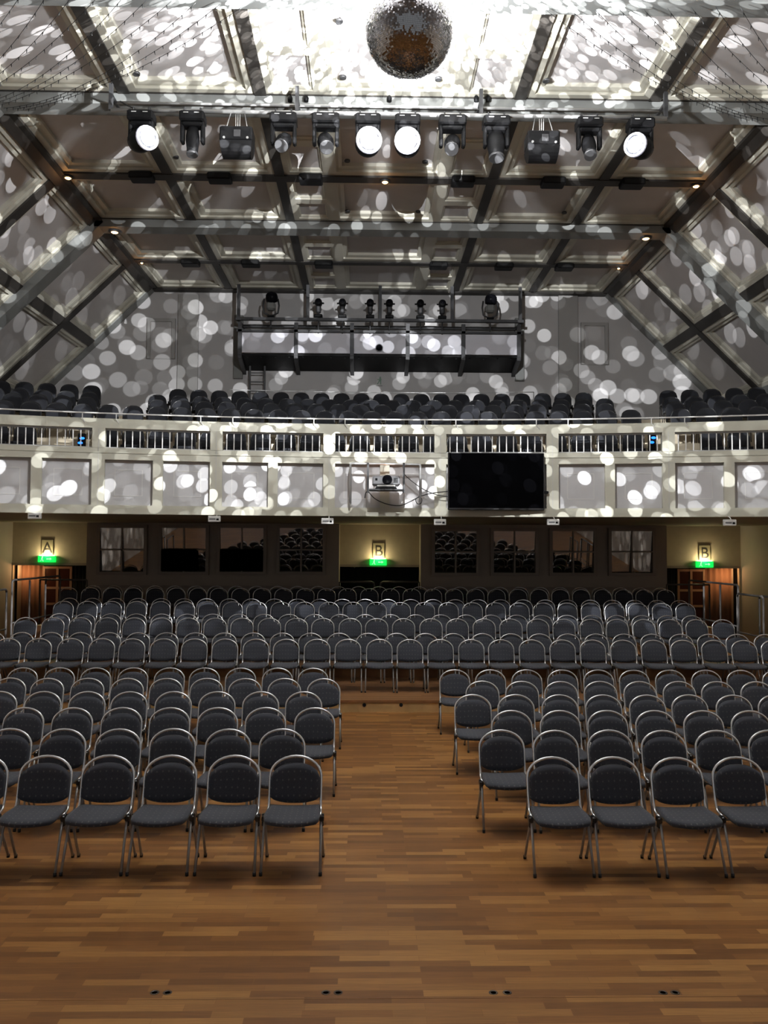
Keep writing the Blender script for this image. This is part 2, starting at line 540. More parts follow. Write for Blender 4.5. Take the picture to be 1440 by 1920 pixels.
for i, (y0, y1) in enumerate(Y_SEC):
    mb = MB()
    mi = 1 if i <= 1 else 0
    mb.box(-XC, XC, y0, y1, ZC-.04 - (.14 if i == 1 else 0), ZC+.28, mi)
    for s in (-1, 1): slope_box(mb, s, 0, 5.3, y0, y1, -.04, .3, mi)
    struct(mb, 'ceiling_beam', [M['dark'], M['beam']])
XB = [2.22, 4.54]
for s in (-1, 1):
    for x in XB:
        struct(MB().box(s*x-.1, s*x+.1, 8.3, 25.0, ZC-.03, ZC+.28), 'ceiling_beam', M['dark'])
    # corner beam between flat ceiling and slope, mid divider and lower edge of the slope
    mb = MB()
    for y0, y1 in ((8.3, 13.98), (14.38, 19.48), (19.92, 24.62)):
        mb.box(s*XC-.15, s*XC+.15, y0, y1, ZC-.06, ZC+.26)
        slope_box(mb, s, -.05, .22, y0, y1, -.06, .26)
    struct(mb, 'ceiling_beam', M['dark'])
    mb = MB()
    slope_box(mb, s, 2.32, 2.58, 8.3, 24.62, -.03, .3)
    struct(mb, 'ceiling_beam', M['dark'])
    mb = MB()
    slope_box(mb, s, 4.78, 5.3, 8.3, 24.62, -.03, .3)
    struct(mb, 'ceiling_beam', M['beam'])

# coffered panels
def coffer(o, u, v, n, lu, lv, b1=.13, b2=.13, d1=.05, d2=.09, frame=True):
    """nested rectangular recesses: cream borders, grey panel"""
    mb = MB()
    o = Vector(o)
    def rect(k, h):
        return [o+u*k+v*k+n*h, o+u*(lu-k)+v*k+n*h, o+u*(lu-k)+v*(lv-k)+n*h, o+u*k+v*(lv-k)+n*h]
    seq = [(0,0),(b1,0),(b1,d1),(b1+b2*.45,d1),(b1+b2,d1+.02),(b1+b2,d1+d2)]
    vs = []
    for k, h in seq: vs += rect(k, h)
    fs = []
    for i in range(len(seq)-1):
        for j in range(4):
            a = i*4+j; b = i*4+(j+1)%4
            fs.append((a, b, b+4, a+4))
    mb.add(vs, fs, 0)
    mb.add(rect(b1+b2, d1+d2), [(0,1,2,3)], 1)
    return struct(mb, 'ceiling_panel', [M['cream'], M['grey']])
YB = [(8.6, 11.1), (11.45, 13.98), (14.38, 17.05), (17.32, 19.48), (19.92, 22.25), (22.48, 24.72)]
ux, uy, uz = Vector((1,0,0)), Vector((0,1,0)), Vector((0,0,1))
for bi, (y0, y1) in enumerate(YB):
    for s in (-1, 1):
        for xa, xb in ((2.32, 4.44), (4.64, 6.66)):
            x0 = min(s*xa, s*xb)
            coffer((x0, y0, ZC), ux, uy, uz, xb-xa, y1-y0)
        # centre bay side strips with small panels
        x0 = min(s*1.2, s*2.12)
        h = (y1-y0)/2
        coffer((x0, y0, ZC), ux, uy, uz, .92, h, .12, .05, .03, .05)
        coffer((x0, y0+h, ZC), ux, uy, uz, .92, h, .12, .05, .03, .05)
        for e0, e1 in ((.22, 2.32), (2.58, 4.78)):
            if bi >= 2:
                o_ = Vector((s*XC, y0, ZC)) + E[s]*e0
                coffer(o_, E[s], uy, NO[s], e1-e0, (y1 if bi < 5 else 24.62)-y0, .10, .10)
            else:
                o_ = Vector((s*XC, y0, ZC)) + E[s]*e0
                coffer(o_, E[s], uy, NO[s], e1-e0, y1-y0, .10, .10)
    coffer((-1.2, y0, ZC), ux, uy, uz, 2.4, y1-y0, .16, .12)

# back wall: pilasters, framed hatches, skirting line
mb = MB()
for xa, xb in ((335, 373), (1047, 1083)):
    a = at(xa, 552, 24.95); b = at(xb, 552, 24.95)
    mb.box(a.x, b.x, 24.92, 25.0, 4.5, a.z)
struct(mb, 'trim_1', M['wallgrey2'])
for i, (xa, xb, ya, yb) in enumerate(((277, 328, 597, 673), (1089, 1140, 605, 684))):
    a = at(xa, ya, 24.95); b = at(xb, yb, 24.95)
    mb = MB()
    t = .1
    mb.box(a.x, b.x, 24.90, 25.0, a.z-t, a.z, 0)
    mb.box(a.x, a.x+t, 24.90, 25.0, b.z, a.z-t, 0); mb.box(b.x-t, b.x, 24.90, 25.0, b.z, a.z-t, 0)
    mb.box(a.x+t, b.x-t, 24.96, 25.0, b.z, a.z-t, 1)
    cx = (a.x+b.x)/2
    mb.box(a.x+.22, b.x-.04, 24.945, 24.96, b.z+.02, a.z-.3, 1)
    struct(mb, 'door_%d' % (i+1), [M['wallgrey2'], M['wallgrey']])

# ------------------------------------------------------------------ risers (four seating platforms)
LV = [(13.72, 16.12, .20, -9.6, 9.6), (16.12, 18.2, .39, -7.64, 7.28), (18.2, 20.3, .585, -7.64, 7.38), (20.3, 23.6, .78, -8.3, 8.1)]
for i, (y0, y1, z, xl_, xr_) in enumerate(LV):
    t = thing('riser_platform', 'wooden seating riser platform, %s step up from the hall floor' % nth(i+1), 'riser', (0, y0, 0))
    mb = MB(); mb.box(xl_, xr_, 0, y1-y0-.002, z-.04, z); mb.build('deck', M['riser'], t)
    mb = MB()
    mb.box(xl_, xr_, .012, .04, 0, z-.04)
    mb.build('front_panel', M['riserfront'] if i == 0 else M['riser'], t)
    if i == 0:
        for px in (683, 752):
            p = at(px, 1322, y0)
            MB().cyl((p.x, .002, p.z), (p.x, .02, p.z), .03, n=14).build('bolt_hole', M['black'], t)
    if i > 0:
        for xs in (xl_, xr_-.04):
            MB().box(xs, xs+.04, .05, y1-y0-.01, 0, z-.04).build('side_panel', M['blackmatt'], t)

# floor seam plates
mb = MB()
y_s = at_z(720, 1872, 0).y
mb.box(-4.5, 4.5, y_s-.003, y_s+.003, -.001, .0015)
struct(mb, 'floor_trim_strip', M['riser'])
k = 0
for px in (290, 314, 611, 634, 925, 951, 1243, 1266):
    p = at_z(px, 1861, 0)
    mb = MB(); mb.lathe([(.017, .0), (.019, .002), (.026, .002), (.028, 0)], 18)
    pos = 'left hole' if k % 2 == 0 else 'right hole'
    o = mb.build('floor_socket_ring', M['ringbrown'])
    o.location = p
    tag(o, 'small dark floor ring, %s of the %s pair along the floor seam' % (pos, nth(k//2+1)), 'floor ring', 'floor rings along the seam')
    k += 1

# ------------------------------------------------------------------ balcony
DA = .0783
A_MAX = .355
R0 = ARC_R
def arc_pt(r_, a, z=0): return Vector((r_*math.sin(a), ARC_Y + r_*math.cos(a), z))
Z_BOT, Z_P0, Z_P1, Z_O0, Z_O1, Z_TOP = 3.34, 3.52, 4.45, 4.69, 5.09, 5.30
mb = MB()
mb.arc(R0-.05, R0+.22, -A_MAX, A_MAX, Z_BOT, Z_P0-.05)
mb.arc(R0-.02, R0+.22, -A_MAX, A_MAX, Z_P0-.05, Z_P0)
mb.arc(R0, R0+.22, -A_MAX, A_MAX, Z_P1, Z_P1+.13)
mb.arc(R0-.015, R0+.22, -A_MAX, A_MAX, Z_P1+.13, Z_P1+.15)
mb.arc(R0+.01, R0+.22, -A_MAX, A_MAX, Z_P1+.15, Z_O0)
# stepped reeded ledge at the top
mb.arc(R0, R0+.22, -A_MAX, A_MAX, Z_O1, Z_O1+.10)
for j in range(4):
    mb.arc(R0+.02+j*.045, R0+.22, -A_MAX, A_MAX, Z_O1+.10+j*.03, Z_O1+.13+j*.03)
# recessed panels and what carries them
mb.arc(R0+.12, R0+.22, -A_MAX, A_MAX, Z_P0, Z_P1, m=1)
for kk in range(-4, 5):
    a = kk*DA
    for e in (-1, 1):
        if e == 1 or kk == -4:
            c = a + e*DA/2
            w_ = .125/R0
            mb.arc(R0, R0+.22, c-w_, c+w_, Z_O0, Z_O1, 2)
            mb.arc(R0, R0+.13, c-w_*1.0, c+w_*1.0, Z_P0, Z_P1, 2)
            mb.arc(R0-.006, R0, c-.004/R0, c+.004/R0, Z_P0, Z_O1, 1, m=1)
    w_ = .10/R0
    mb.arc(R0, R0+.13, a-w_, a+w_, Z_P0, Z_P1, 2)
    # bead rectangles on the panels
    for e in (-1, 1):
        c = a + e*DA/4*1.0
        hw_ = .27/R0
        zz0, zz1 = Z_P0+.2, Z_P1-.2
        t_ = .006
        mb.arc(R0+.113, R0+.121, c-hw_, c+hw_, zz0-t_, zz0+t_, 1, m=2)
        mb.arc(R0+.113, R0+.121, c-hw_, c+hw_, zz1-t_, zz1+t_, 1, m=2)
        mb.arc(R0+.113, R0+.121, c-hw_-t_/R0, c-hw_+t_/R0, zz0, zz1, 1, m=2)
        mb.arc(R0+.113, R0+.121, c+hw_-t_/R0, c+hw_+t_/R0, zz0, zz1, 1, m=2)
struct(mb, 'wall_balcony', [M['parcream'], M['pargrey'], M['bead']])
# baluster bays
bayname = {-3: 'far left', -2: 'second left', -1: 'first left of the projector', 0: 'above the projector', 1: 'behind the television top', 2: 'first right of the television', 3: 'far right'}
for kk in range(-3, 4):
    lab = 'white metal balusters in the balcony opening ' + bayname[kk]
    if kk in (-3, -2, 3): lab = 'white metal balusters in the %s balcony opening' % bayname[kk]
    t = thing('baluster_railing', lab, 'railing', arc_pt(R0+.1, kk*DA, Z_O0), -kk*DA, 'balcony baluster railings')
    L_ = DA*R0 - .26
    mb = MB(); mb.box(-L_/2, L_/2, -.016, .016, Z_O1-Z_O0-.03, Z_O1-Z_O0); mb.build('top_rail', M['steel'], t)
    mb = MB(); mb.box(-L_/2, L_/2, -.016, .016, 0, .025); mb.build('bottom_rail', M['steel'], t)
    nb = 14
    bal = None
    for j in range(nb):
        x = -L_/2 + L_*(j+.5)/nb
        if bal is None:
            bal = MB().box(-.0095, .0095, -.009, .009, .025, Z_O1-Z_O0-.03).build('baluster', M['white'], t)
            bal.location.x = x
        else:
            q = bal.copy(); C.objects.link(q); q.location.x = x; q.parent = t
# handrail on brackets
t = thing('handrail', 'thin pale metal handrail running along the top of the balcony front', 'handrail', (0, 0, 0))
MB().tube([arc_pt(R0+.05, -A_MAX + 2*A_MAX*i/60, 5.40) for i in range(61)], .016, 8).build('rail', M['white'], t)
for kk in range(-3, 4):
    for e in (-.36, .36):
        a = (kk+e)*DA
        MB().tube([arc_pt(R0+.05, a, 5.39), arc_pt(R0+.055, a, 5.29), arc_pt(R0+.0, a+.002, 5.19)], .011, 6).build('bracket', M['white'], t)
# balcony tiers
TIER = [(30.22, 31.5, 4.38), (31.5, 32.5, 5.03), (32.5, 33.5, 5.38), (33.5, 34.5, 5.68), (34.5, 37.35, 6.03)]
mb = MB()
for i, (ra, rb, z) in enumerate(TIER):
    n_ = 28
    mb.arc(ra, rb, -.345, .345, z-.6, z, n_)
    if i: mb.arc(ra-.012, ra, -.345, .345, TIER[i-1][2], z, n_, 1)
struct(mb, 'balcony_floor', [M['soffit'], M['ochre']])
mb = MB()
mb.arc(R0+.0, 37.9, -A_MAX, A_MAX, Z_BOT+.02, Z_BOT+.12, 28)
struct(mb, 'ceiling_balcony', M['soffit'])

# ------------------------------------------------------------------ wall under the balcony
Y_U, Y_R = 24.0, 24.7
def xz(px, py, Y): p = at(px, py, Y); return p.x, p.z
x_a = xz(163, 1000, Y_U)[0]; x_b = xz(636, 1000, Y_U)[0]; x_c = xz(789, 1000, Y_U)[0]; x_d = xz(1250, 1000, Y_U)[0]
for i, (p0, p1) in enumerate(((x_a, x_b), (x_c, x_d))):
    mb = MB()
    mb.box(p0, p1, Y_U, Y_U+.15, .0, Z_BOT+.05, 0)
    mb.box(p0, p1, Y_U-.03, Y_U, 1.50, 1.58, 1)
    mb.box(p0, p0+.15, Y_U+.15, Y_R+.2, 0, Z_BOT+.05, 0)
    mb.box(p1-.15, p1, Y_U+.15, Y_R+.2, 0, Z_BOT+.05, 0)
    struct(mb, 'wall_rear_%s' % ('left' if i == 0 else 'right'), [M['taupe'], M['taupetrim']])
# recess walls with door openings
def recess(name, x0, x1, o0, o1, ztop):
    mb = MB()
    mb.box(x0, x1, Y_R, Y_R+.12, ztop, Z_BOT+.05)
    if o0 > x0: mb.box(x0, o0, Y_R, Y_R+.12, 0, ztop)
    if o1 < x1: mb.box(o1, x1, Y_R, Y_R+.12, 0, ztop)
    mb.box(o0-.02, o1+.02, Y_R-.03, Y_R, ztop, ztop+.07, 1)
    struct(mb, name, [M['ochre'], M['taupetrim']])
zl = xz(90, 1060, Y_R)[1]
ol0, ol1 = xz(12, 1070, Y_R)[0], xz(163, 1070, Y_R)[0]
or0, or1 = xz(1250, 1070, Y_R)[0], xz(1398, 1070, Y_R)[0]
oc0, oc1 = xz(636, 1070, Y_R)[0], xz(787, 1070, Y_R)[0]
recess('wall_recess_left', -XW, x_a, max(ol0, -XW+.02), x_a-.02, zl)
recess('wall_recess_right', x_d, XW, x_d+.02, min(or1, XW-.05), zl)
recess('wall_recess_center', x_b, x_c, oc0, oc1, xz(710, 1063, Y_R)[1])
# vestibules behind the openings
mb = MB()
mb.box(-12, 12, 26.3, 26.5, 0, 3.5)
mb.box(-12, 12, Y_R+.12, 26.5, zl+.25, zl+.35)
struct(mb, 'wall_vestibule', M['blackmatt'])
for s, px_or, px_door, px_bl, tag_ in ((-1, (35, 74), (80, 135), ((12, 34), (138, 162)), 'left'), (1, (1330, 1375), (1270, 1322), ((1250, 1268), (1374, 1396)), 'right')):
    ztop = zl + .2
    # orange lit drape
    a, b = xz(px_or[0], 1100, 25.3)[0], xz(px_or[1], 1100, 25.3)[0]
    mb = MB()
    n_ = 26; vs = []
    for i in range(n_+1):
        x = a + (b-a)*i/n_
        y = 25.35 + .02*math.sin(i*1.1) + (.25*(i/n_) if s < 0 else .25*(1-i/n_))
        vs += [(x, y, 0.0), (x, y, ztop), (x, y+.02, ztop), (x, y+.02, 0)]
    mb.add(vs, [(i*4+j, i*4+4+j, i*4+4+(j+1)%4, i*4+(j+1)%4) for i in range(n_) for j in range(4)] + [(0,1,2,3), (n_*4+3, n_*4+2, n_*4+1, n_*4)], 0, True)
    o = mb.build('orange_drape', M['orange'])
    tag(o, 'orange lamplit drape inside the %s doorway' % tag_, 'curtain')
    for j, (q0, q1) in enumerate(px_bl):
        a, b = xz(q0, 1100, 25.0)[0], xz(q1, 1100, 25.0)[0]
        mb = MB(); vs = []
        n_ = 14
        for i in range(n_+1):
            x = a + (b-a)*i/n_
            y = 24.95 + .03*math.sin(i*1.7)
            vs += [(x, y, 0), (x, y, ztop), (x, y+.02, ztop), (x, y+.02, 0)]
        mb.add(vs, [(i*4+k2, i*4+4+k2, i*4+4+(k2+1)%4, i*4+(k2+1)%4) for i in range(n_) for k2 in range(4)] + [(0,1,2,3), (n_*4+3, n_*4+2, n_*4+1, n_*4)], 0, True)
        o = mb.build('black_drape', M['blackmatt'])
        where = 'outer' if (j == 0) == (s < 0) else 'inner'
        tag(o, 'black curtain at the %s side of the %s doorway' % (where, tag_), 'curtain')
    # glazed door
    a, b = xz(px_door[0], 1100, 25.6)[0], xz(px_door[1], 1100, 25.6)[0]
    mb = MB()
    W_ = b-a
    st = .07
    for q in (0, .5, 1): mb.box(a+q*(W_-st), a+q*(W_-st)+st, 25.58, 25.64, 0, ztop-.25)
    for zq in (0, .42, .9, 1.38, ztop-.32): mb.box(a, b, 25.585, 25.635, zq, zq+.07)
    mb.box(a, b, 25.605, 25.615, 0, ztop-.25, 1)
    struct(mb, 'door_%d' % (3 if s < 0 else 4), [M['doorframe'], M['redglass']])
    xl = xz(48 if s < 0 else 1362, 1080, 25.0)[0]
    lamp('doorway_lamp', (xl, 25.08, 2.0), 4.0, (1, .50, .21), .04)
# centre doorway curtain
a, b = oc0-.1, oc1+.1
mb = MB(); vs = []; n_ = 50
for i in range(n_+1):
    x = a + (b-a)*i/n_; y = 25.4 + .04*math.sin(i*1.3)
    vs += [(x, y, 0), (x, y, zl+.2), (x, y+.02, zl+.2), (x, y+.02, 0)]
mb.add(vs, [(i*4+j, i*4+4+j, i*4+4+(j+1)%4, i*4+(j+1)%4) for i in range(n_) for j in range(4)] + [(0,1,2,3), (n_*4+3, n_*4+2, n_*4+1, n_*4)], 0, True)
tag(mb.build('black_drape', M['blackmatt']), 'wide black curtain closing the centre doorway under letter B', 'curtain')

# windows, tilted panes that mirror the seats in front
WIN = [(190, 270), (305, 386), (414, 494), (525, 605), (815, 893), (925, 1003), (1035, 1112), (1145, 1222)]
for i, (p0, p1) in enumerate(WIN):
    x0, z1 = xz(p0, 990 + (i >= 4)*6, Y_U-.03); x1, z0 = xz(p1, 1072 + (i >= 4)*2, Y_U-.03)
    mb = MB()
    fr = .09
    yf = Y_U-.135
    mb.box(x0-fr, x1+fr, yf, Y_U, z1, z1+fr); mb.box(x0-fr, x1+fr, yf, Y_U, z0-fr, z0)
    mb.box(x0-fr, x0, yf, Y_U, z0, z1); mb.box(x1, x1+fr, yf, Y_U, z0, z1)
    cx, cz = (x0+x1)/2, (z0+z1)/2
    mb.box(cx-.02, cx+.02, yf+.0, Y_U, z0, z1); mb.box(x0, x1, yf+.0, Y_U, cz-.018, cz+.018)
    t_ = .105
    mb.add([(x0, Y_U-.004, z0), (x1, Y_U-.004, z0), (x1, Y_U-.004-t_, z1), (x0, Y_U-.004-t_, z1)], [(0,1,2,3)], 1)
    struct(mb, 'window_%d' % (i+1), [M['taupetrim'], M['pane']])
    if i in (1, 2):
        o = MB().bbox(((x0+x1)/2 - (.12 if i == 1 else 0), yf-.03, z0+.33), (1.0 if i == 1 else 1.2, .05, .62), .01).build('screen_board', M['screen'])
        tag(o, 'black board across the lower half of the %s' % ('second window from the left wall' if i == 1 else 'third window from the left wall'), 'board')

# letter plates and exit signs
def text_mesh(ch, size, ext, name, m, parent=None):
    cu = bpy.data.curves.new('t', 'FONT'); cu.body = ch; cu.size = size; cu.extrude = ext
    cu.align_x = 'CENTER'; cu.align_y = 'CENTER'
    to = bpy.data.objects.new('t', cu); C.objects.link(to)
    dg = bpy.context.evaluated_depsgraph_get()
    me = bpy.data.meshes.new_from_object(to.evaluated_get(dg))
    bpy.data.objects.remove(to); bpy.data.curves.remove(cu)
    me.materials.clear(); me.materials.append(m)
    o = bpy.data.objects.new(name, me); C.objects.link(o)
    o.rotation_euler = (R(90), 0, 0)
    if parent: o.parent = parent
    return o
for px, py, ch, lab in ((89, 1028, 'A', 'left'), (710, 1034, 'B', 'centre'), (1321, 1038, 'B', 'right')):
    yw = Y_R-.02
    p = at(px, py, yw)
    t = thing('letter_plate', 'cream plate with black letter %s on the wall over the %s doorway' % (ch, lab), 'sign', p, 0, 'entrance letter plates')
    mb = MB(); mb.bbox((0, 0, 0), (.34, .025, .50), .006); pl_ = mb.build('plate', M['plate'], t)
    q = text_mesh(ch, .44, .004, 'letter', M['letter'], pl_); q.location = (0, -.016, 0)
    p2 = at(px-1 + (1 if lab == 'right' else 0), py+20, yw-.05)
    t = thing('exit_sign', 'glowing green exit sign box below the letter %s, %s doorway' % (ch, lab), 'sign', p2, 0, 'green exit signs')
    mb = MB(); mb.bbox((0, 0, 0), (.50, .09, .19), .008); hs_ = mb.build('housing', M['green'], t)
    # running figure and arrow
    mb = MB()
    y_ = -.047
    def poly(pts): mb.add([(x, y_, z) for x, z in pts] + [(x, y_+.004, z) for x, z in pts], [tuple(range(len(pts)))], 0)
    poly([(-.13, .05), (-.10, .05), (-.10, .075), (-.13, .075)])
    poly([(-.15, -.01), (-.11, -.01), (-.10, .045), (-.14, .045)])
    poly([(-.19, -.07), (-.165, -.07), (-.11, -.01), (-.14, -.005)])
    poly([(-.10, -.075), (-.075, -.07), (-.11, .0), (-.14, -.005)])
    poly([(.0, -.012), (.10, -.012), (.10, .012), (.0, .012)])
    poly([(.10, -.04), (.16, 0), (.10, .04)])
    mb.build('pictogram', M['greenlight'], hs_)
    mb = MB(); mb.box(-.22, .22, -.03, .03, .096, .11); mb.build('top_lamp', mat('sign_top_lamp', (1, 1, .8), .4, emit=(1, .86, .45), estr=3), t)
    lamp('exit_sign_lamp', p2 + Vector((0, -.09, .15)), 4.5, (1.0, .80, .46), .05)
    lamp('exit_sign_glow', p2 + Vector((0, -.16, -.06)), .12, (.05, 1.0, .25), .05)

# white emergency light boxes under the balcony edge
EL = [(65, 967), (402, 973), (614, 977), (825, 979), (1037, 979), (1368, 980)]
for i, (px, py) in enumerate(EL):
    p = at(px, py, 17.3)
    p = at(px, py, ARC_Y + math.sqrt(R0*R0 - p.x*p.x) - .16)
    t = thing('emergency_light', 'small white emergency light box hung under the balcony edge, %s from the left' % nth(i+1), 'emergency light', p, 0, 'emergency lights under the balcony edge')
    hs_ = MB().bbox((0, 0, 0), (.25, .07, .125), .008).build('housing', M['white'], t)
    mb = MB(); mb.box(-.10, .03, -.038, -.034, -.018, .012); mb.build('print_strip', M['ink'], hs_)
    mb = MB(); mb.bbox((.07, -.037, -.01), (.05, .008, .04), .002); mb.build('sensor', M['black'], hs_)
    mb = MB(); mb.tube([(.03, 0, .05), (.03, .05, Z_BOT-p.z-.02), (.03, .17, Z_BOT-p.z+.01)], .01, 8); mb.build('hanger', M['white'], t)

# ------------------------------------------------------------------ television and projector on the balcony front
p0, p1 = at(840, 848, 17.25), at(1021, 957, 17.25)
t = thing('television', 'large black flat television hung on the balcony front', 'television', ((p0.x+p1.x)/2, 17.25, p1.z), 0)
W_, H_ = p1.x-p0.x, p0.z-p1.z
MB().bbox((0, .04, H_/2), (W_, .07, H_), .012).build('housing', M['plastic'], t)
MB().box(-W_/2+.02, W_/2-.02, -.0, .004, .045, H_-.02).build('screen', M['screen'], t)
MB().box(-.05, .05, -.001, .004, .018, .028).build('maker_mark', M['ink'], t)
mb = MB(); mb.box(-.25, -.2, .08, .21, .1, H_-.15); mb.box(.2, .25, .08, .21, .1, H_-.15); mb.box(-.4, .4, .075, .1, .3, .4); mb.build('wall_bracket', M['darksteel'], t)
mb = MB(); mb.bbox((W_/2+.03, .1, .38), (.14, .08, .05), .006); mb.build('side_clip', M['black'], t)

pj = at(724, 920, 17.1)
t = thing('projector_mount', 'grey metal pipe frame holding the projector on the balcony front', 'frame', (pj.x, 17.1, pj.z), 0)
def rel(px, py, Y): 
    q = at(px, py, Y); return Vector((q.x-pj.x, Y-17.1, q.z-pj.z))
a, b, c, d = rel(657, 942, 17.3), rel(657, 869, 17.3), rel(788, 871, 17.3), rel(788, 942, 17.3)
MB().tube([a, b + Vector((0, 0, -.03)), b + Vector((.03, 0, 0)), c + Vector((-.03, 0, 0)), c + Vector((0, 0, -.03)), d], .024, 10).build('pipe_arch', M['steel'], t)
for q in (a, b, c, d):
    MB().tube([q + Vector((0, .0, 0)), q + Vector((0, .33, 0))], .018, 8).build('wall_stub', M['steel'], t)
for px in (690, 757):
    q0, q1 = rel(px, 868, 17.26), rel(px, 924, 17.2)
    MB().box(q0.x-.022, q0.x+.022, q1.y, q1.y+.04, q1.z, q0.z).build('hanger_bar', M['darksteel'], t)
q0, q1 = rel(692, 905, 17.1), rel(757, 921, 17.1)
mb = MB(); mb.box(q0.x, q1.x, -.25, .2, q1.z+.005, q1.z+.03); mb.build('tray', M['darksteel'], t)
pp = at(724, 903, 16.95)
trz = pj.z + q1.z + .03
t = thing('projector', 'silver projector with round black lens on the frame tray', 'projector', (pp.x, 17.05, trz), 0)
pw = 52*17/1567
MB().bbox((0, 0, .17), (pw, .4, .20), .03).build('body', M['silver'], t)
mb = MB(); mb.lathe([(.0, .20), (.055, .205), (.085, .215), (.10, .21), (.10, .12)], 24, 0, Matrix.Translation((.02, 0, .185)) @ Matrix.Rotation(R(90), 4, 'X')); mb.build('lens', M['glasslens'], t)
MB().bbox((-.20, -.2, .19), (.045, .012, .05), .004).build('sensor_window', M['black'], t)
mb = MB()
for j in range(6): mb.box(.15, .24, -.206, -.198, .12+j*.018, .129+j*.018)
mb.build('vent', M['black'], t)
MB().bbox((.0, -.02, .045), (pw*.72, .36, .05), .01).build('base', M['darksteel'], t)
for s in (-1, 1): MB().cyl((s*.2, -.1, 0), (s*.2, -.1, .03), .02, n=10).build('foot', M['black'], t)
MB().box(-.18, .18, -.22, -.2, .05, .075).build('front_plate', M['white'], t)
lamp('projector_frame_lamp', at(722, 884, 17.12), .5, (1, .42, .18), .02)
# cables
def cable(name, pts, r_, lab, cat='cable', m='wire', n=6):
    P = [Vector(q) for q in pts]; out = []
    for i in range(len(P)-1):
        p_1, p_2 = P[max(i-1,0)], P[min(i+2,len(P)-1)]
        for j in range(6):
            t2 = j/6; a_, b_ = P[i], P[i+1]
            out.append(.5*((2*a_) + (b_-p_1)*t2 + (2*p_1-5*a_+4*b_-p_2)*t2**2 + (-p_1+3*a_-3*b_+p_2)*t2**3))
    out.append(P[-1])
    o = MB().tube(out, r_, n).build(name, M[m])
    return tag(o, lab, cat)
yc_ = 17.42
cable('cable', [at(x, y, yc_) for x, y in ((691, 922), (703, 935), (725, 945), (750, 948), (770, 940), (790, 930), (815, 924), (845, 921))], .011, 'long black cable looping from the projector to the television')
cable('cable', [at(x, y, yc_) for x, y in ((757, 888), (772, 902), (795, 918), (820, 928), (842, 931))], .009, 'thin black cable running from the projector side down to the television')
cable('cable', [at(x, y, yc_-.03) for x, y in ((788, 930), (780, 936), (782, 944), (789, 944), (791, 936), (786, 930))], .009, 'small coil of black cable at the frame upright')
cable('cable', [at(x, y, 17.4) for x, y in ((692, 919), (686, 924), (684, 934))], .012, 'short black cable end dangling left of the projector')
# blue step lamps on the balcony, seen through the balusters
for px, py, lab in ((152, 826, 'left'), (1224, 825, 'right')):
    p = at(px, py, 18.1)
    t = thing('blue_step_light', 'small step light with two blue diodes behind the %s balusters' % lab, 'step light', (p.x, p.y, 4.38), 0)
    MB().bbox((0, .05, (p.z-4.38)/2+.08), (.16, .08, p.z-4.38+.16), .01).build('housing', M['black'], t)
    for e in (-1, 1):
        mb = MB(); mb.lathe([(0, .012), (.04, .008), (.055, 0)], 14, 0, Matrix.Translation((e*.02, .008, p.z-4.38+e*.05)) @ Matrix.Rotation(R(90), 4, 'X') @ Matrix.Scale(.5, 4, (0, 1, 0))); mb.build('diode', M['blue'], t)

# ------------------------------------------------------------------ lighting gallery on the back wall
YG = 24.0
gx0, zt = xz(450, 622, YG); gx1, zb = xz(973, 667, YG)
t = thing('lighting_gallery', 'dark steel lighting gallery with five pale panels on the back wall', 'gallery', (0, YG, zb))
W_ = (gx1-gx0)/5
for i in range(5):
    MB().box(gx0+W_*i+.06, gx0+W_*(i+1)-.06, 0, .03, .02, zt-zb-.02).build('front_panel', M['whitepanel'], t)
for i in range(6):
    x = gx0+W_*i
    mb = MB()
    mb.box(x-.055, x+.055, -.03, .05, -.05, zt-zb+.28)
    mb.add([(x-.055, 0, -.05), (x+.055, 0, -.05), (x+.055, .98, -.32), (x-.055, .98, -.32), (x-.055, 0, -.14), (x+.055, 0, -.14), (x+.055, .98, -.42), (x-.055, .98, -.42)], [(0,1,2,3),(7,6,5,4),(0,4,5,1),(1,5,6,2),(2,6,7,3),(3,7,4,0)])
    mb.build('post', M['darksteel'], t)
mb = MB()
mb.add([(gx0, .04, .0), (gx1, .04, .0), (gx1, .98, -.25), (gx0, .98, -.25), (gx0, .04, -.05), (gx1, .04, -.05), (gx1, .98, -.30), (gx0, .98, -.30)], [(0,1,2,3),(7,6,5,4),(0,4,5,1),(1,5,6,2),(2,6,7,3),(3,7,4,0)])
for i in range(20):
    x = gx0 + (gx1-gx0)*(i+.5)/20
    mb.box(x-.02, x+.02, .1, .16, -.09, -.03)
mb.build('underside', M['black'], t)
mb = MB(); mb.box(gx0-.1, gx1+.1, -.03, .05, zt-zb, zt-zb+.07); mb.build('lower_rail', M['darksteel'], t)
ztop = xz(712, 601, YG)[1]
mb = MB(); mb.box(gx0-.12, gx1+.14, -.05, .06, ztop-zb-.03, ztop-zb+.05); mb.box(gx0-.1, gx1+.1, .75, .85, ztop-zb-.03, ztop-zb+.04); mb.build('upper_rail', M['darksteel'], t)
for x in (gx0-.06, gx1+.08):
    mb = MB(); mb.box(x-.04, x+.04, 0, .97, ztop-zb-.03, ztop-zb+.04); mb.build('cross_rail', M['darksteel'], t)
for x in (gx0-.18, gx1+.18):
    mb = MB(); mb.box(x-.13, x+.13, .85, .98, -.55, 1.35); mb.build('side_cheek', M['beam'], t)
for px in (447, 577, 713, 848, 976):
    x = xz(px, 570, YG)[0]
    mb = MB(); mb.box(x-.045, x+.045, .0, .09, ztop-zb, 10.3-zb); mb.build('hanger', M['darksteel'], t)
p = at(711, 652, YG-.05)
t2 = thing('dome_camera', 'small round black camera fixed to the middle gallery panel', 'camera', p)
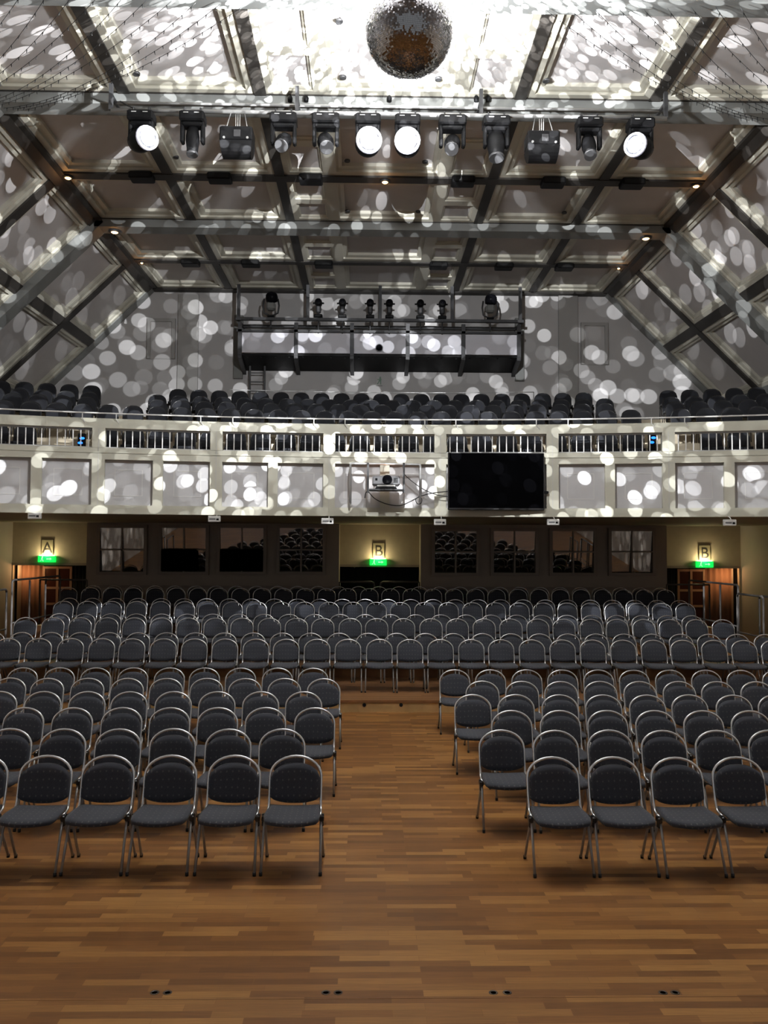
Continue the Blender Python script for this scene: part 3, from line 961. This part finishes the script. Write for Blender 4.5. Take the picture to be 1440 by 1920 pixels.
mb = MB(); mb.lathe([(.0, .10), (.05, .09), (.085, .05), (.10, 0), (.10, -.05)], 20, 0, Matrix.Rotation(R(90), 4, 'X')); mb.build('dome', M['glasslens'], t2)
mb = MB(); mb.lathe([(.10, .0), (.115, .0), (.115, -.03), (.10, -.03)], 20, 0, Matrix.Rotation(R(90), 4, 'X')); mb.build('rim', M['silver'], t2)
# ladder
lx0, lz1 = xz(469, 686, 24.7); lx1, lz0 = xz(496, 742, 24.7)
t = thing('ladder', 'black steel ladder leading up to the left end of the lighting gallery', 'ladder', (lx0, 24.7, 6.03))
for x in (0, lx1-lx0): MB().box(x-.025, x+.025, -.02, .02, 0, lz1-6.03+.25).build('rail', M['darksteel'], t)
k = 0
z = .2
while z < lz1-6.03:
    MB().box(0, lx1-lx0, -.012, .012, z-.015, z+.015).build('rung', M['darksteel'], t); z += .27
# thin wire rail behind the last balcony row
t = thing('rear_rail', 'thin grey rail on posts behind the last balcony row', 'railing', (0, 0, 0))
zz = xz(712, 736, 23.6)[1]
MB().tube([arc_pt(36.0, -.12 + .24*i/20, zz) for i in range(21)], .012, 6).build('rail', M['steel'], t)
for i in range(9):
    a = -.12+.03*i
    MB().cyl(arc_pt(36.0, a, 6.03), arc_pt(36.0, a, zz), .012, n=6).build('post', M['steel'], t)
# dull green running-man plate on the back wall
p = at(711, 714, 24.96)
t = thing('running_man_sign', 'small unlit green running man sign on the back wall', 'sign', p)
MB().bbox((0, 0, 0), (.20, .03, .30), .005).build('plate', M['wallgrey'], t)
mb = MB()
def poly2(pts, y_=-.018): mb.add([(x, y_, z) for x, z in pts], [tuple(range(len(pts)))], 0)
poly2([(-.06, .02), (.07, .02), (.07, .05), (-.06, .05)]); poly2([(.0, .05), (.06, .05), (.05, .12), (.01, .12)])
poly2([(-.07, -.11), (-.04, -.11), (.04, .02), (.0, .02)]); poly2([(.03, -.12), (.06, -.12), (.06, .02), (.02, .02)])
mb.build('figure', M['dullgreen'], t)

# small spots on the gallery rail
def gallery_spot(px, py, i):
    p = at(px, 598, YG)
    t = thing('gallery_spotlight', 'small black spotlight on the gallery rail, %s of six from the ladder side' % nth(i+1), 'spotlight', (p.x, YG, ztop+.05), 0, 'gallery spotlights')
    MB().bbox((0, 0, .05), (.24, .2, .1), .02).build('base', M['black'], t)
    MB().bbox((0, .02, .27), (.15, .16, .26), .04).build('yoke', M['darksteel'], t)
    mb = MB(); mb.lathe([(.05, .0), (.10, .03), (.11, .16), (.10, .24), (.06, .27)], 16, 0, Matrix.Translation((0, .10, .42)) @ Matrix.Rotation(R(82), 4, 'X')); mb.build('head', M['black'], t)
    mb = MB(); mb.lathe([(0, .0), (.055, .005), (.06, -.02)], 14, 0, Matrix.Translation((0, -.175, .46)) @ Matrix.Rotation(R(82), 4, 'X')); mb.build('lens', M['glasslens'], t)
    for s in (-1, 1): MB().cyl((s*.10, .0, .44), (s*.16, .0, .44), .025, n=8).build('knob', M['black'], t)
    MB().cyl((0, .0, -.45), (0, 0, -.02), .02, n=8).build('clamp_tail', M['darksteel'], t)
for i, px in enumerate((597, 642, 694, 730, 788, 829)): gallery_spot(px, 575, i)
for px, lab in ((508, 'left'), (919, 'right')):
    p = at(px, 598, YG)
    t = thing('domed_spotlight', 'larger grey moving spotlight with glass dome at the %s end of the gallery' % lab, 'spotlight', (p.x, YG, ztop+.05), 0)
    MB().bbox((0, 0, .03), (.2, .2, .06), .015).build('base', M['black'], t)
    for s in (-1, 1): MB().tube([(s*.05, 0, .06), (s*.2, 0, .14), (s*.23, 0, .35), (s*.2, 0, .55)], .025, 8).build('yoke_arm', M['darksteel'], t)
    MB().bbox((0, 0, .33), (.26, .26, .24), .05).build('body', M['beam'], t)
    mb = MB(); mb.lathe([(.17, -.1), (.18, 0), (.165, .09), (.11, .155), (.0, .185)], 20, 0, Matrix.Translation((.02, -.02, .58)) @ Matrix.Rotation(R(35), 4, 'X')); mb.build('dome', M['glasslens'], t)
    MB().cyl((0, .0, -.4), (0, 0, -.02), .02, n=8).build('clamp_tail', M['darksteel'], t)

# ------------------------------------------------------------------ lighting bar and its lamps
YT = 13.55
zbar = xz(728, 214, YT)[1]
xb0, xb1 = xz(208, 205, YT)[0], xz(1250, 215, YT)[0]
t = thing('lighting_bar', 'long steel lighting bar hung under the front ceiling beam', 'lighting bar', (0, YT, zbar))
MB().tube([(xb0, 0, 0), (xb1, 0, 0)], .035, 10).build('pipe', M['steel'], t)
MB().tube([(xb0, .25, .26), (xb1, .25, .26)], .025, 8).build('upper_pipe', M['steel'], t)
for px in (208, 557, 902, 1248):
    x = xz(px, 190, YT)[0]
    mb = MB(); mb.box(x-.03, x+.03, -.03, .03, 0, ZC-.2-zbar+.1); mb.box(x-.025, x+.025, -.02, .43, .24, .28); mb.build('drop_bar', M['darksteel'], t)

def orient(v):
    """matrix turning +z to direction v"""
    return Vector((0, 0, 1)).rotation_difference(Vector(v).normalized()).to_matrix().to_4x4()
def moving_head(px, yh, aim, lit, lab, wide=.42, head_r=.135, head_l=.40, lens_k=1.0):
    x = xz(px, 214, YT)[0]
    t = thing('moving_head_light', lab, 'stage light', (x, YT, zbar), 0, 'moving heads on the lighting bar')
    for s in (-1, 1):
        mb = MB(); mb.tube([(s*.13, .05, -.05), (s*.13, .055, .02), (s*.13, .02, .048), (s*.13, -.045, .03), (s*.13, -.045, -.05)], .014, 6); mb.build('clamp', M['darksteel'], t)
    bs_ = MB().bbox((0, 0, -.13), (wide, .30, .17), .025).build('base', M['black'], t)
    mb = MB()
    for e in (-1, 1):
        mb.box(e*wide*.22-.04, e*wide*.22+.04, -.153, -.150, -.10, -.09)
    mb.build('status_marks', M['white'], bs_)
    zh = -.50
    ya = wide*.46
    mb = MB()
    mb.bbox((0, 0, -.245), (wide*.8, .2, .07), .02)
    for s in (-1, 1):
        mb.bbox((s*ya*.9, 0, (zh-.26)/2+.01), (.06, .15, abs(zh+.22)+.08), .02)
    mb.build('yoke', M['black'], t)
    Mh = Matrix.Translation((0, 0, zh)) @ orient(aim)
    mb = MB(); mb.lathe([(head_r*.45, -head_l*.5), (head_r*.85, -head_l*.42), (head_r, -head_l*.15), (head_r, head_l*.05), (head_r*.86, head_l*.28), (head_r*.80, head_l*.5), (head_r*.70, head_l*.5), (head_r*.68, head_l*.42)], 22, 0, Mh)
    hd = mb.build('head', M['black'], t)
    lk = lens_k
    mb = MB(); mb.lathe([(0, head_l*.455), (head_r*.45*lk, head_l*.45), (head_r*.68*lk, head_l*.42)], 20, 0, Mh); mb.build('lens', M['lens'] if lit else M['glasslens'], hd)
    if lit:
        mb = MB(); mb.lathe([(head_r*.66*lk, head_l*.425), (head_r*.86*lk, head_l*.46)], 20, 0, Mh); mb.lathe([(head_r*.86*lk, head_l*.46), (head_r*.86, head_l*.50)], 20, 1, Mh); mb.lathe([(head_r*.86, head_l*.50), (head_r*1.0, head_l*.53), (head_r*1.02, head_l*.40)], 20, 1, Mh)
        mb.build('lens_ring', [M['halo2'], M['halo']], hd)  # on lit heads these rings glow only to imitate glare
    else:
        mb = MB(); mb.lathe([(head_r*.80, head_l*.44), (head_r*.86, head_l*.46), (head_r*.86, head_l*.51), (head_r*.80, head_l*.53)], 20, 0, Mh); mb.build('lens_ring', M['darksteel'], hd)
    return t
AIMB = lambda px: (BALL - Vector((xz(px, 214, YT)[0], YT, zbar-.5)))
moving_head(266, 0, AIMB(266), True, 'lit stage moving head at the left end of the lighting bar', .42, .19, .42, .62)
moving_head(362, 0, (.02, -.15, -1), False, 'slim black moving head pointing straight down, left part of the bar', .40, .11, .5)
moving_head(532, 0, (-.15, -.75, -.75), False, 'black moving head with round lens, right of the left drum light', .44, .13, .34)
moving_head(611, 0, (.12, -.72, -.75), False, 'black moving head just left of the two glaring lamps', .45, .135, .40)
moving_head(690, 0, AIMB(690), True, 'glaring white moving head, left one of the bright centre pair', .42, .21, .42)
moving_head(764, 0, AIMB(764), True, 'glaring white moving head, right one of the bright centre pair', .42, .21, .42)
moving_head(848, 0, (-.12, -.72, -.75), False, 'black moving head just right of the two glaring lamps', .45, .135, .40)
moving_head(930, 0, (.0, -.25, -1), False, 'black moving head pointing down, left of the right drum light', .44, .15, .5)
moving_head(1104, 0, (-.05, -.5, -.8), False, 'black moving head tilted down, right of the right drum light', .42, .12, .5)
moving_head(1200, 0, AIMB(1200), True, 'lit stage moving head at the right end of the lighting bar', .42, .19, .42, .62)
for px, py, lab in ((445, 270, 'left'), (1016, 278, 'right')):
    p = at(px, py, YT)
    t = thing('drum_light', 'black drum-bottomed effect light hung by chains, %s half of the lighting bar' % lab, 'stage light', (p.x, YT, zbar))
    dz = p.z - zbar
    MB().bbox((0, 0, dz+.10), (.53, .36, .24), .02).build('housing', M['black'], t)
    mb = MB(); vs = []; n_ = 12
    for sx in (-.265, .265):
        for i in range(n_+1):
            a = math.pi*i/n_
            vs.append((sx*(1-.12*math.sin(a)), -.18*math.cos(a), dz-.02-.23*math.sin(a)))
    fs = [(i, i+1, n_+2+i, n_+1+i) for i in range(n_)] + [tuple(range(n_, -1, -1)), tuple(range(n_+1, 2*n_+2)), (0, n_+1, 2*n_+1, n_)]
    mb.add(vs, fs); mb.build('drum', M['black'], t)
    MB().bbox((.02, -.185, dz+.09), (.11, .02, .12), .006).build('control_plate', M['darksteel'], t)
    for sx in (-.2, .2):
        MB().tube([(sx, -.1, dz+.10), (sx*.55, 0, -.01)], .008, 6).build('chain', M['steel'], t)
    for sx in (-.03, 0, .03):
        MB().tube([(sx, .02, dz+.2), (sx*1.2, .02, .0)], .006, 6).build('cord', M['white'], t)
    for sx in (-.19, .19):
        MB().cyl((sx, -.19, dz+.02), (sx, -.17, dz+.02), .02, n=10).build('eye_bolt', M['steel'], t)
# small sensors standing in front of the beam
for i, px in enumerate((193//3+480, 574, 730, 893, 915)):
    p = at(px, 186, 13.9)
    t = thing('beam_sensor', 'tiny black clip lamp on the front ceiling beam, %s from the left' % nth(i+1), 'clip lamp', p)
    mb = MB(); mb.lathe([(0, -.05), (.04, -.04), (.045, .02), (.025, .06)], 12); mb.build('head', M['black'], t)
    MB().tube([(0, .03, 0), (0, .1, 0)], .012, 6).build('stalk', M['black'], t)
cable('cable', [at(x, y, YT+.05) for x, y in ((485, 210), (420, 213), (380, 206), (330, 208), (262, 206), (225, 190))], .012, 'black cable slung along the left half of the lighting bar')
cable('cable', [at(x, y, YT+.05) for x, y in ((960, 219), (1020, 216), (1070, 219), (1110, 214), (1150, 222), (1190, 224))], .012, 'black cable slung along the right half of the lighting bar')

# ------------------------------------------------------------------ mirror ball
t = thing('mirror_ball', 'large mirror ball hanging in front of the lighting bar', 'mirror ball', BALL)
mb = MB(); mb.lathe([(0, -.485)] + [(.485*math.cos(R(a)), .485*math.sin(R(a))) for a in range(-80, 81, 8)] + [(0, .485)], 40); mb.build('core', M['core'], t)
mb = MB()
rows = 84
rnd = random.Random(5)
for i in range(rows):
    th = -math.pi/2 + math.pi*(i+.5)/rows
    n_ = max(6, int(2*rows*math.cos(th)))
    hh = math.pi/rows*.5*.44*2*.5
    for j in range(n_):
        ph = 2*math.pi*(j + .5*(i % 2))/n_
        n = Vector((math.cos(th)*math.cos(ph), math.cos(th)*math.sin(ph), math.sin(th)))
        tu = Vector((-math.sin(ph), math.cos(ph), 0))
        tv = n.cross(tu)
        c_ = n*.497
        hu = math.pi*math.cos(th)/n_*.5*.92; hv = math.pi/rows*.5*.46*2*.5
        jx, jy = rnd.gauss(0, .07), rnd.gauss(0, .07)
        a_ = tu*hu + n*(jx*hu); b_ = tv*hv + n*(jy*hv)
        mb.add([c_-a_-b_, c_+a_-b_, c_+a_+b_, c_-a_+b_], [(0,1,2,3)])
o = mb.build('mirror_tiles', M['mirror'], t); o['kind'] = 'stuff'
mb = MB(); mb.lathe([(.16, .47), (.16, .50), (.05, .52), (.05, .62), (.09, .62), (.09, .78), (.03, .80)], 20); mb.build('hanger_cap', M['darksteel'], t)
for s in (-1, 1): MB().tube([(s*.06, 0, .75), (s*.06, 0, ZC-BALL.z)], .012, 6).build('suspension_rod', M['darksteel'], t)

# ------------------------------------------------------------------ downlights, ceiling boxes
def zceil(px, py, Z): return at_z(px, py, Z)
for i, (px, py, lab) in enumerate(((128, 312, 'left end of the near dark beam'), (722, 326, 'middle of the near dark beam'), (1305, 330, 'right end of the near dark beam'), (215, 430, 'left end of the grey beam'), (1211, 444, 'right end of the grey beam'), (266, 486, 'left end of the far dark beam'), (1160, 496, 'right end of the far dark beam'))):
    Zb = ZC-.05 if i not in (3, 4) else ZC-.21
    p = at_z(px, py, Zb)
    yy = {0: 17.18, 1: 17.18, 2: 17.18, 3: 19.75, 4: 19.75, 5: 22.36, 6: 22.36}[i]
    p = at(px, py, yy)
    p.z = Zb
    t = thing('ceiling_downlight', 'glowing orange downlight at the ' + lab, 'downlight', p, 0, 'glowing ceiling downlights')
    r_ = .085 if i < 3 else (.11 if i < 5 else .045)
    mb = MB(); mb.lathe([(r_*.8, -.03), (r_*1.2, -.03), (r_*1.2, .02)], 16); mb.build('ring', M['darksteel'], t)
    mb = MB(); mb.lathe([(0, -.05), (r_*.5, -.045), (r_*.8, -.025)], 16); mb.build('bulb', M['warm'], t)
    lamp('downlight_glow', p + Vector((0, -.02, -.14)), .6 if i < 3 else .4, (1, .45, .14), .03)
for grp, yy, lst in (('near dark ceiling beam', 17.0, (266, 412, 583, 868, 1037, 1185)), ('far dark ceiling beam', 22.2, (357, 470, 607, 822, 945, 1058))):
    for i, px in enumerate(lst):
        x = xz(px, 330 if yy < 20 else 495, yy)[0]
        t = thing('ceiling_loudspeaker', 'flat black box under the %s, %s from the left' % (grp, nth(i+1)), 'loudspeaker', (x, yy, ZC-.04), 0, 'black boxes under the ceiling beams')
        MB().bbox((0, .0, -.08), (.48, .32, .14), .02).build('cabinet', M['black'], t)
        MB().box(-.2, .2, -.165, -.158, -.13, -.04).build('grille', M['blackmatt'], t)
rings = [(496, 146), (822, 150), (164, 147 + 0), (652, 397), (783, 398), (650, 304), (798, 305), (430, 150), (1024, 153), (330, 297), (543, 397)]
for i, (px, py) in enumerate(((643, 147), (822, 150), (636, 42), (652, 397), (784, 398), (651, 303), (797, 305), (1024, 153), (256, 140), (330, 296), (180, 390), (1058, 400))):
    p = at_z(px, py, ZC+.04)
    p.z = ZC+.05
    o = MB().lathe([(.035, -.005), (.04, -.012), (.058, -.012), (.06, .02), (.032, .02)], 16).build('ring_downlight', M['darksteel'])
    o.location = p
    row = 'near' if py < 200 else ('middle' if py < 320 else 'far')
    tag(o, 'small dark unlit ring downlight in a %s ceiling panel, %s of twelve' % (row, nth(i+1)), 'downlight', 'unlit ring downlights')

# ------------------------------------------------------------------ fairy light strings
def fairy(a, b, sag, side, i):
    a, b = Vector(a), Vector(b)
    n_ = 34
    pts = []
    for k in range(n_+1):
        u = k/n_
        p = a.lerp(b, u); p.z -= sag*4*u*(1-u)
        pts.append(p)
    t = thing('fairy_light_string', 'black fairy light string under the ceiling on the %s side, %s from the mirror ball' % (side, nth(i+1)), 'fairy lights', a, 0, 'fairy light strings')
    pts = [p-a for p in pts]
    MB().tube(pts, .0045, 4).build('wire', M['wire'], t)
    mb = MB()
    Ln = (b-a).length
    nb = int(Ln/.17)
    for k in range(nb):
        u = (k+.5)/nb*n_
        q = pts[int(u)].lerp(pts[min(int(u)+1, n_)], u-int(u))
        mb.tube([q, q + Vector((rnd.uniform(-.012, .012), rnd.uniform(-.012, .012), -.05))], [.009, .004], 5)
    o = mb.build('bulbs', M['wire'], t); o['kind'] = 'stuff'
for s, side in ((-1, 'left'), (1, 'right')):
    for i in range(13):
        u = i/12
        a = (s*(2.1+.33*i), 11.28-.02*i, ZC-.24)
        b = (s*(6.2+.10*i), 14.0-.19*i, ZC-.32-.09*i)
        fairy(a, b, .20+.06*(i % 3), side, i)

# ------------------------------------------------------------------ guard rails
def pipe_rail(lab, x, y0, y1, zt, zbase, posts, mid=True, r_=.022):
    t = thing('guard_rail', lab, 'guard rail', (x, y0, zbase))
    h = zt - zbase
    L_ = y1-y0
    MB().tube([(0, 0, h-.06), (0, .02, h-.02), (0, .06, h), (0, L_-.06, h), (0, L_-.02, h-.02), (0, L_, h-.06)], r_, 8).build('top_rail', M['railsteel'], t)
    if mid: MB().tube([(0, .0, h*.55), (0, L_, h*.55)], r_*.8, 8).build('mid_rail', M['railsteel'], t)
    for k in range(posts):
        y = L_*k/(posts-1)
        MB().cyl((0, y, 0), (0, y, h-.03), r_, n=8).build('post', M['railsteel'], t)
pipe_rail('grey pipe guard rail beside the left end of the seating risers', at(23, 1095, 17.5).x, 17.5, 20.2, 1.97, 0, 4)
pipe_rail('lower grey pipe guard rail at the left picture edge before the risers', at(18, 1110, 17.2).x-.06, 16.2, 17.2, 1.80, 0, 2)
pipe_rail('grey pipe guard rail beside the right end of the seating risers', max(7.43, at(1384, 1103, 17.5).x), 17.5, 20.2, 1.93, 0, 4)
pipe_rail('lower grey pipe guard rail near the right picture edge', at(1424, 1124, 17.3).x, 16.2, 17.3, 1.72, 0, 2)
pipe_rail('short grey pipe rail between the right guard rails', at(1391, 1120, 17.0).x+.06, 16.2, 17.35, 1.76, 0, 2)
for a, b, lab, e in ((637, 702, 'left', 1), (713, 786, 'right', -1)):
    x0, x1 = xz(a, 1090, 23.3)[0], xz(b, 1090, 23.3)[0]
    zt_ = xz(a, 1091, 23.3)[1]
    t = thing('doorway_rail', 'grey pipe rail across the %s half of the centre doorway' % lab, 'guard rail', (x0, 23.3, .78))
    h = zt_-.78; W_ = x1-x0
    xi = W_ if e == 1 else 0; xo = 0 if e == 1 else W_
    MB().tube([(xo, 0, h), (xi-e*.08, 0, h), (xi-e*.02, 0, h-.03), (xi, 0, h-.1), (xi, 0, 0)], .024, 8).build('bent_pipe', M['railsteel'], t)
    MB().cyl((xo, 0, 0), (xo, 0, h), .024, n=8).build('post', M['railsteel'], t)
for a, b, lab in ((75, 163, 'left'), (1250, 1330, 'right')):
    x0, x1 = xz(a, 1090, 23.2)[0], xz(b, 1090, 23.2)[0]
    zt_ = xz(a, 1087 if lab == 'left' else 1096, 23.2)[1]
    t = thing('doorway_rail', 'grey pipe rail behind the risers by the %s doorway' % lab, 'guard rail', (x0, 23.2, 0))
    MB().tube([(0, 0, zt_), (x1-x0, 0, zt_)], .024, 8).build('top_pipe', M['railsteel'], t)
    for x in (0, x1-x0): MB().cyl((x, 0, 0), (x, 0, zt_), .024, n=8).build('post', M['railsteel'], t)

# ------------------------------------------------------------------ chairs
def hoop_pts(sh=.695, top=.857, hw=.222):
    yb = lambda z: .155 + (z-.45)*.22
    pts = [(-hw-.008, -.03, .425), (-hw-.006, .06, .43), (-hw-.003, .115, .44), (-hw, .145, .465), (-hw, .16, .50), (-hw, yb(.6), .6)]
    n_ = 14
    for i in range(n_+1):
        a = math.pi - math.pi*i/n_
        z = sh + (top-sh)*math.sin(a)
        pts.append((hw*math.cos(a), yb(z), z))
    pts += [(-x, y, z) for x, y, z in pts[:6][::-1]]
    return pts
def make_chair():
    t = thing('banquet_chair', '', 'chair')
    hw = .213
    def surf(off):
        def f(u, v):
            s = (u*2-1)
            k = max(0.0, 1-abs(s)**2.4)
            zt_ = .685 + .117*k**.62
            zb_ = .535 - .052*k**.7
            z = zb_ + (zt_-zb_)*v
            y = .150 + (z-.45)*.22 - .012*s*s + .0
            edge = min(1.0, min(v, 1-v, (1-abs(s))*.9)*7 + .15)
            return (hw*s, y + off*(.35+.65*math.sqrt(edge)), z)
        return f
    kids = []
    mb = MB(); mb.pad(surf(-.026), surf(.016), 16, 8); kids.append(mb.build('backrest', M['fabric'], t))
    def seat(off):
        def f(u, v):
            s = u*2-1
            yf = -.235 - .045*(1-abs(s)**2.2)
            yb_ = .150 + .012*(1-s*s)
            y = yf + (yb_-yf)*v
            wv = .228 if v < .5 else .228 - .02*((v-.5)/.5)
            wv *= (1 - .10*max(0, (.18-v)/.18)**1.5)
            edge = min(1.0, min(v*1.3, (1-v)*1.3, (1-abs(s)))*7 + .1)
            z0 = .447 + .010*abs(s)**2 - .012*max(0, .35-v)/.35 + .008*v
            return (wv*s, y, z0 + (off*math.sqrt(edge) if off > 0 else off*(.4+.6*math.sqrt(edge))))
        return f
    mb = MB(); mb.pad(seat(.016), seat(-.036), 14, 10); kids.append(mb.build('seat', M['fabric'], t))
    mb = MB(); mb.tube(hoop_pts(), .0118, 8); kids.append(mb.build('hoop_frame', M['chrome'], t))
    for s in (-1, 1):
        for yf in (-.205, .215):
            mb = MB(); mb.tube([(s*.236, -.02 + (.012 if yf > 0 else -.012), .415), (s*.243, yf, .012)], .0115, 8)
            lg = mb.build('leg', M['leg'], t)
            kids.append(lg)
            MB().tube([(s*.243, yf, .03), (s*.243, yf, 0)], .0145, 8).build('foot_cap', M['plastic'], lg)
    for s in (-1, 1):
        mb = MB()
        mb.bbox((s*.242, -.02, .412), (.036, .085, .05), .008)
        mb.bbox((s*.246, -.025, .375), (.024, .05, .06), .006)
        mb.bbox((s*.251, -.02, .43), (.018, .035, .03), .004)
        kids.append(mb.build('link_bracket', M['plastic'], t))
    # cross bar under the seat
    mb = MB(); mb.tube([(-.235, -.02, .405), (.235, -.02, .405)], .010, 6); kids.append(mb.build('seat_bar', M['leg'], t))
    KIDS[t.name] = kids
    return t
chair = make_chair()
small = thing('banquet_chair', '', 'chair')
KIDS[small.name] = []
for ch in KIDS[chair.name]:
    if ch.name.split('.')[0] in ('backrest', 'seat', 'hoop_frame', 'leg'):
        c = ch.copy(); C.objects.link(c); c.parent = small; KIDS[small.name].append(c)
used = {}
def place(proto, loc, rz, label, group):
    if proto.name not in used:
        used[proto.name] = 1
        proto.location = loc; proto.rotation_euler = (0,0,rz); proto['label'] = label; proto['group'] = group
        return proto
    return dup(proto, loc, rz, label, group)
rc = random.Random(3)
# floor blocks: (depth of the hoop top, px of the aisle chair left, right, tops)
FL = [(7.44, 7.385, 558, 1033), (8.51, 8.46, 531, 938), (9.62, 9.48, 590, 957), (10.67, 10.49, 570, 886), (11.74, 11.54, 608, 903), (12.74, 12.62, 588, 851)]
ROWN = ['front', 'second', 'third', 'fourth', 'fifth', 'sixth']
SP = .541
for ri, (d_l, d_r, pl, pr) in enumerate(FL):
    for side, p0, s, d in (('left', pl, -1, d_l), ('right', pr, 1, d_r)):
        base = at(p0, 1300, d)
        k = 0
        while True:
            x = base.x + s*k*SP
            y = d - .28
            if not (-75 < proj((x, d, .6))[0] < 1515): break
            place(chair, (x + rc.uniform(-.008, .008), y + rc.uniform(-.012, .012), 0), rc.uniform(-.02, .02),
                  'grey hoop-backed chair, %s from the aisle, %s row of the %s floor block' % (nth(k+1), ROWN[ri], side), 'chairs on the %s side of the floor' % side)
            k += 1
RZ = [(14.9, .20, 711, -20, 1470), (15.95, .20, 637, -20, 1470), (17.0, .39, 707, 30, 1390), (18.0, .39, 732, 70, 1330), (19.05, .585, 706, 108, 1296), (20.15, .585, 727, 120, 1285), (21.35, .78, 692, 125, 1285), (22.45, .78, 710, 150, 1265)]
for ri, (d, z, pref, pmin, pmax) in enumerate(RZ):
    bx = at(pref, 1150, d).x
    sp = .541
    ks = [k for k in range(-40, 41) if pmin <= proj((bx+k*sp, d, z+.6))[0] <= pmax]
    for n_, k in enumerate(ks):
        place(chair if ri < 2 else small, (bx + k*sp + rc.uniform(-.008, .008), d-.28 + rc.uniform(-.01, .01), z), rc.uniform(-.02, .02),
              'grey hoop-backed chair, %s from the left end, %s row on the risers' % (nth(n_+1), nth(ri+1)), 'chairs in riser row %s' % nth(ri+1))

# balcony chairs: rounder closed backs
def make_balcony_chair():
    t = thing('balcony_chair', '', 'chair')
    kids = []
    hw = .215
    def surf(off):
        def f(u, v):
            s = u*2-1
            k = max(0.0, 1-abs(s)**2.6)
            zt_ = .70 + .165*k**.6
            zb_ = .47
            z = zb_ + (zt_-zb_)*v
            edge = min(1.0, min(v, 1-v, (1-abs(s))*.9)*7 + .15)
            return (hw*s, .155 + (z-.45)*.22 - .02*s*s + off*(.35+.65*math.sqrt(edge)), z)
        return f
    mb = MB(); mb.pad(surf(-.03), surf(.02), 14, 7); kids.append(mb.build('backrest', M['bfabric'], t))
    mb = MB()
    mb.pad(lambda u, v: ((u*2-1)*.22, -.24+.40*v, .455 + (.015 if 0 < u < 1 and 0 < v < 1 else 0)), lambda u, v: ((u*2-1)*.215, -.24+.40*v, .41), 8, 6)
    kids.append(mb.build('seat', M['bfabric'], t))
    mb = MB()
    pts = []
    for i in range(17):
        s = -1 + 2*i/16
        k = max(0.0, 1-abs(s)**2.6)
        z = .70 + .172*k**.6
        pts.append((.222*s, .165 + (z-.45)*.22 - .02*s*s, z))
    pts = [(-.225, .13, .42), (-.225, .165, .5), (-.222, .20, .6)] + pts + [(.222, .20, .6), (.225, .165, .5), (.225, .13, .42)]
    mb.tube(pts, .010, 6)
    kids.append(mb.build('rim', M['rim'], t))
    mb = MB()
    for s in (-1, 1):
        for yf in (-.2, .2): mb.tube([(s*.22, yf*.4, .42), (s*.225, yf, 0)], .011, 6)
        mb.box(s*.235-.02, s*.235+.02, -.06, .02, .36, .43)
    mb.box(-.24, .24, -.09, .09, .395, .412)
    kids.append(mb.build('leg_frame', M['plastic'], t))
    KIDS[t.name] = kids
    return t
bchair = make_balcony_chair()
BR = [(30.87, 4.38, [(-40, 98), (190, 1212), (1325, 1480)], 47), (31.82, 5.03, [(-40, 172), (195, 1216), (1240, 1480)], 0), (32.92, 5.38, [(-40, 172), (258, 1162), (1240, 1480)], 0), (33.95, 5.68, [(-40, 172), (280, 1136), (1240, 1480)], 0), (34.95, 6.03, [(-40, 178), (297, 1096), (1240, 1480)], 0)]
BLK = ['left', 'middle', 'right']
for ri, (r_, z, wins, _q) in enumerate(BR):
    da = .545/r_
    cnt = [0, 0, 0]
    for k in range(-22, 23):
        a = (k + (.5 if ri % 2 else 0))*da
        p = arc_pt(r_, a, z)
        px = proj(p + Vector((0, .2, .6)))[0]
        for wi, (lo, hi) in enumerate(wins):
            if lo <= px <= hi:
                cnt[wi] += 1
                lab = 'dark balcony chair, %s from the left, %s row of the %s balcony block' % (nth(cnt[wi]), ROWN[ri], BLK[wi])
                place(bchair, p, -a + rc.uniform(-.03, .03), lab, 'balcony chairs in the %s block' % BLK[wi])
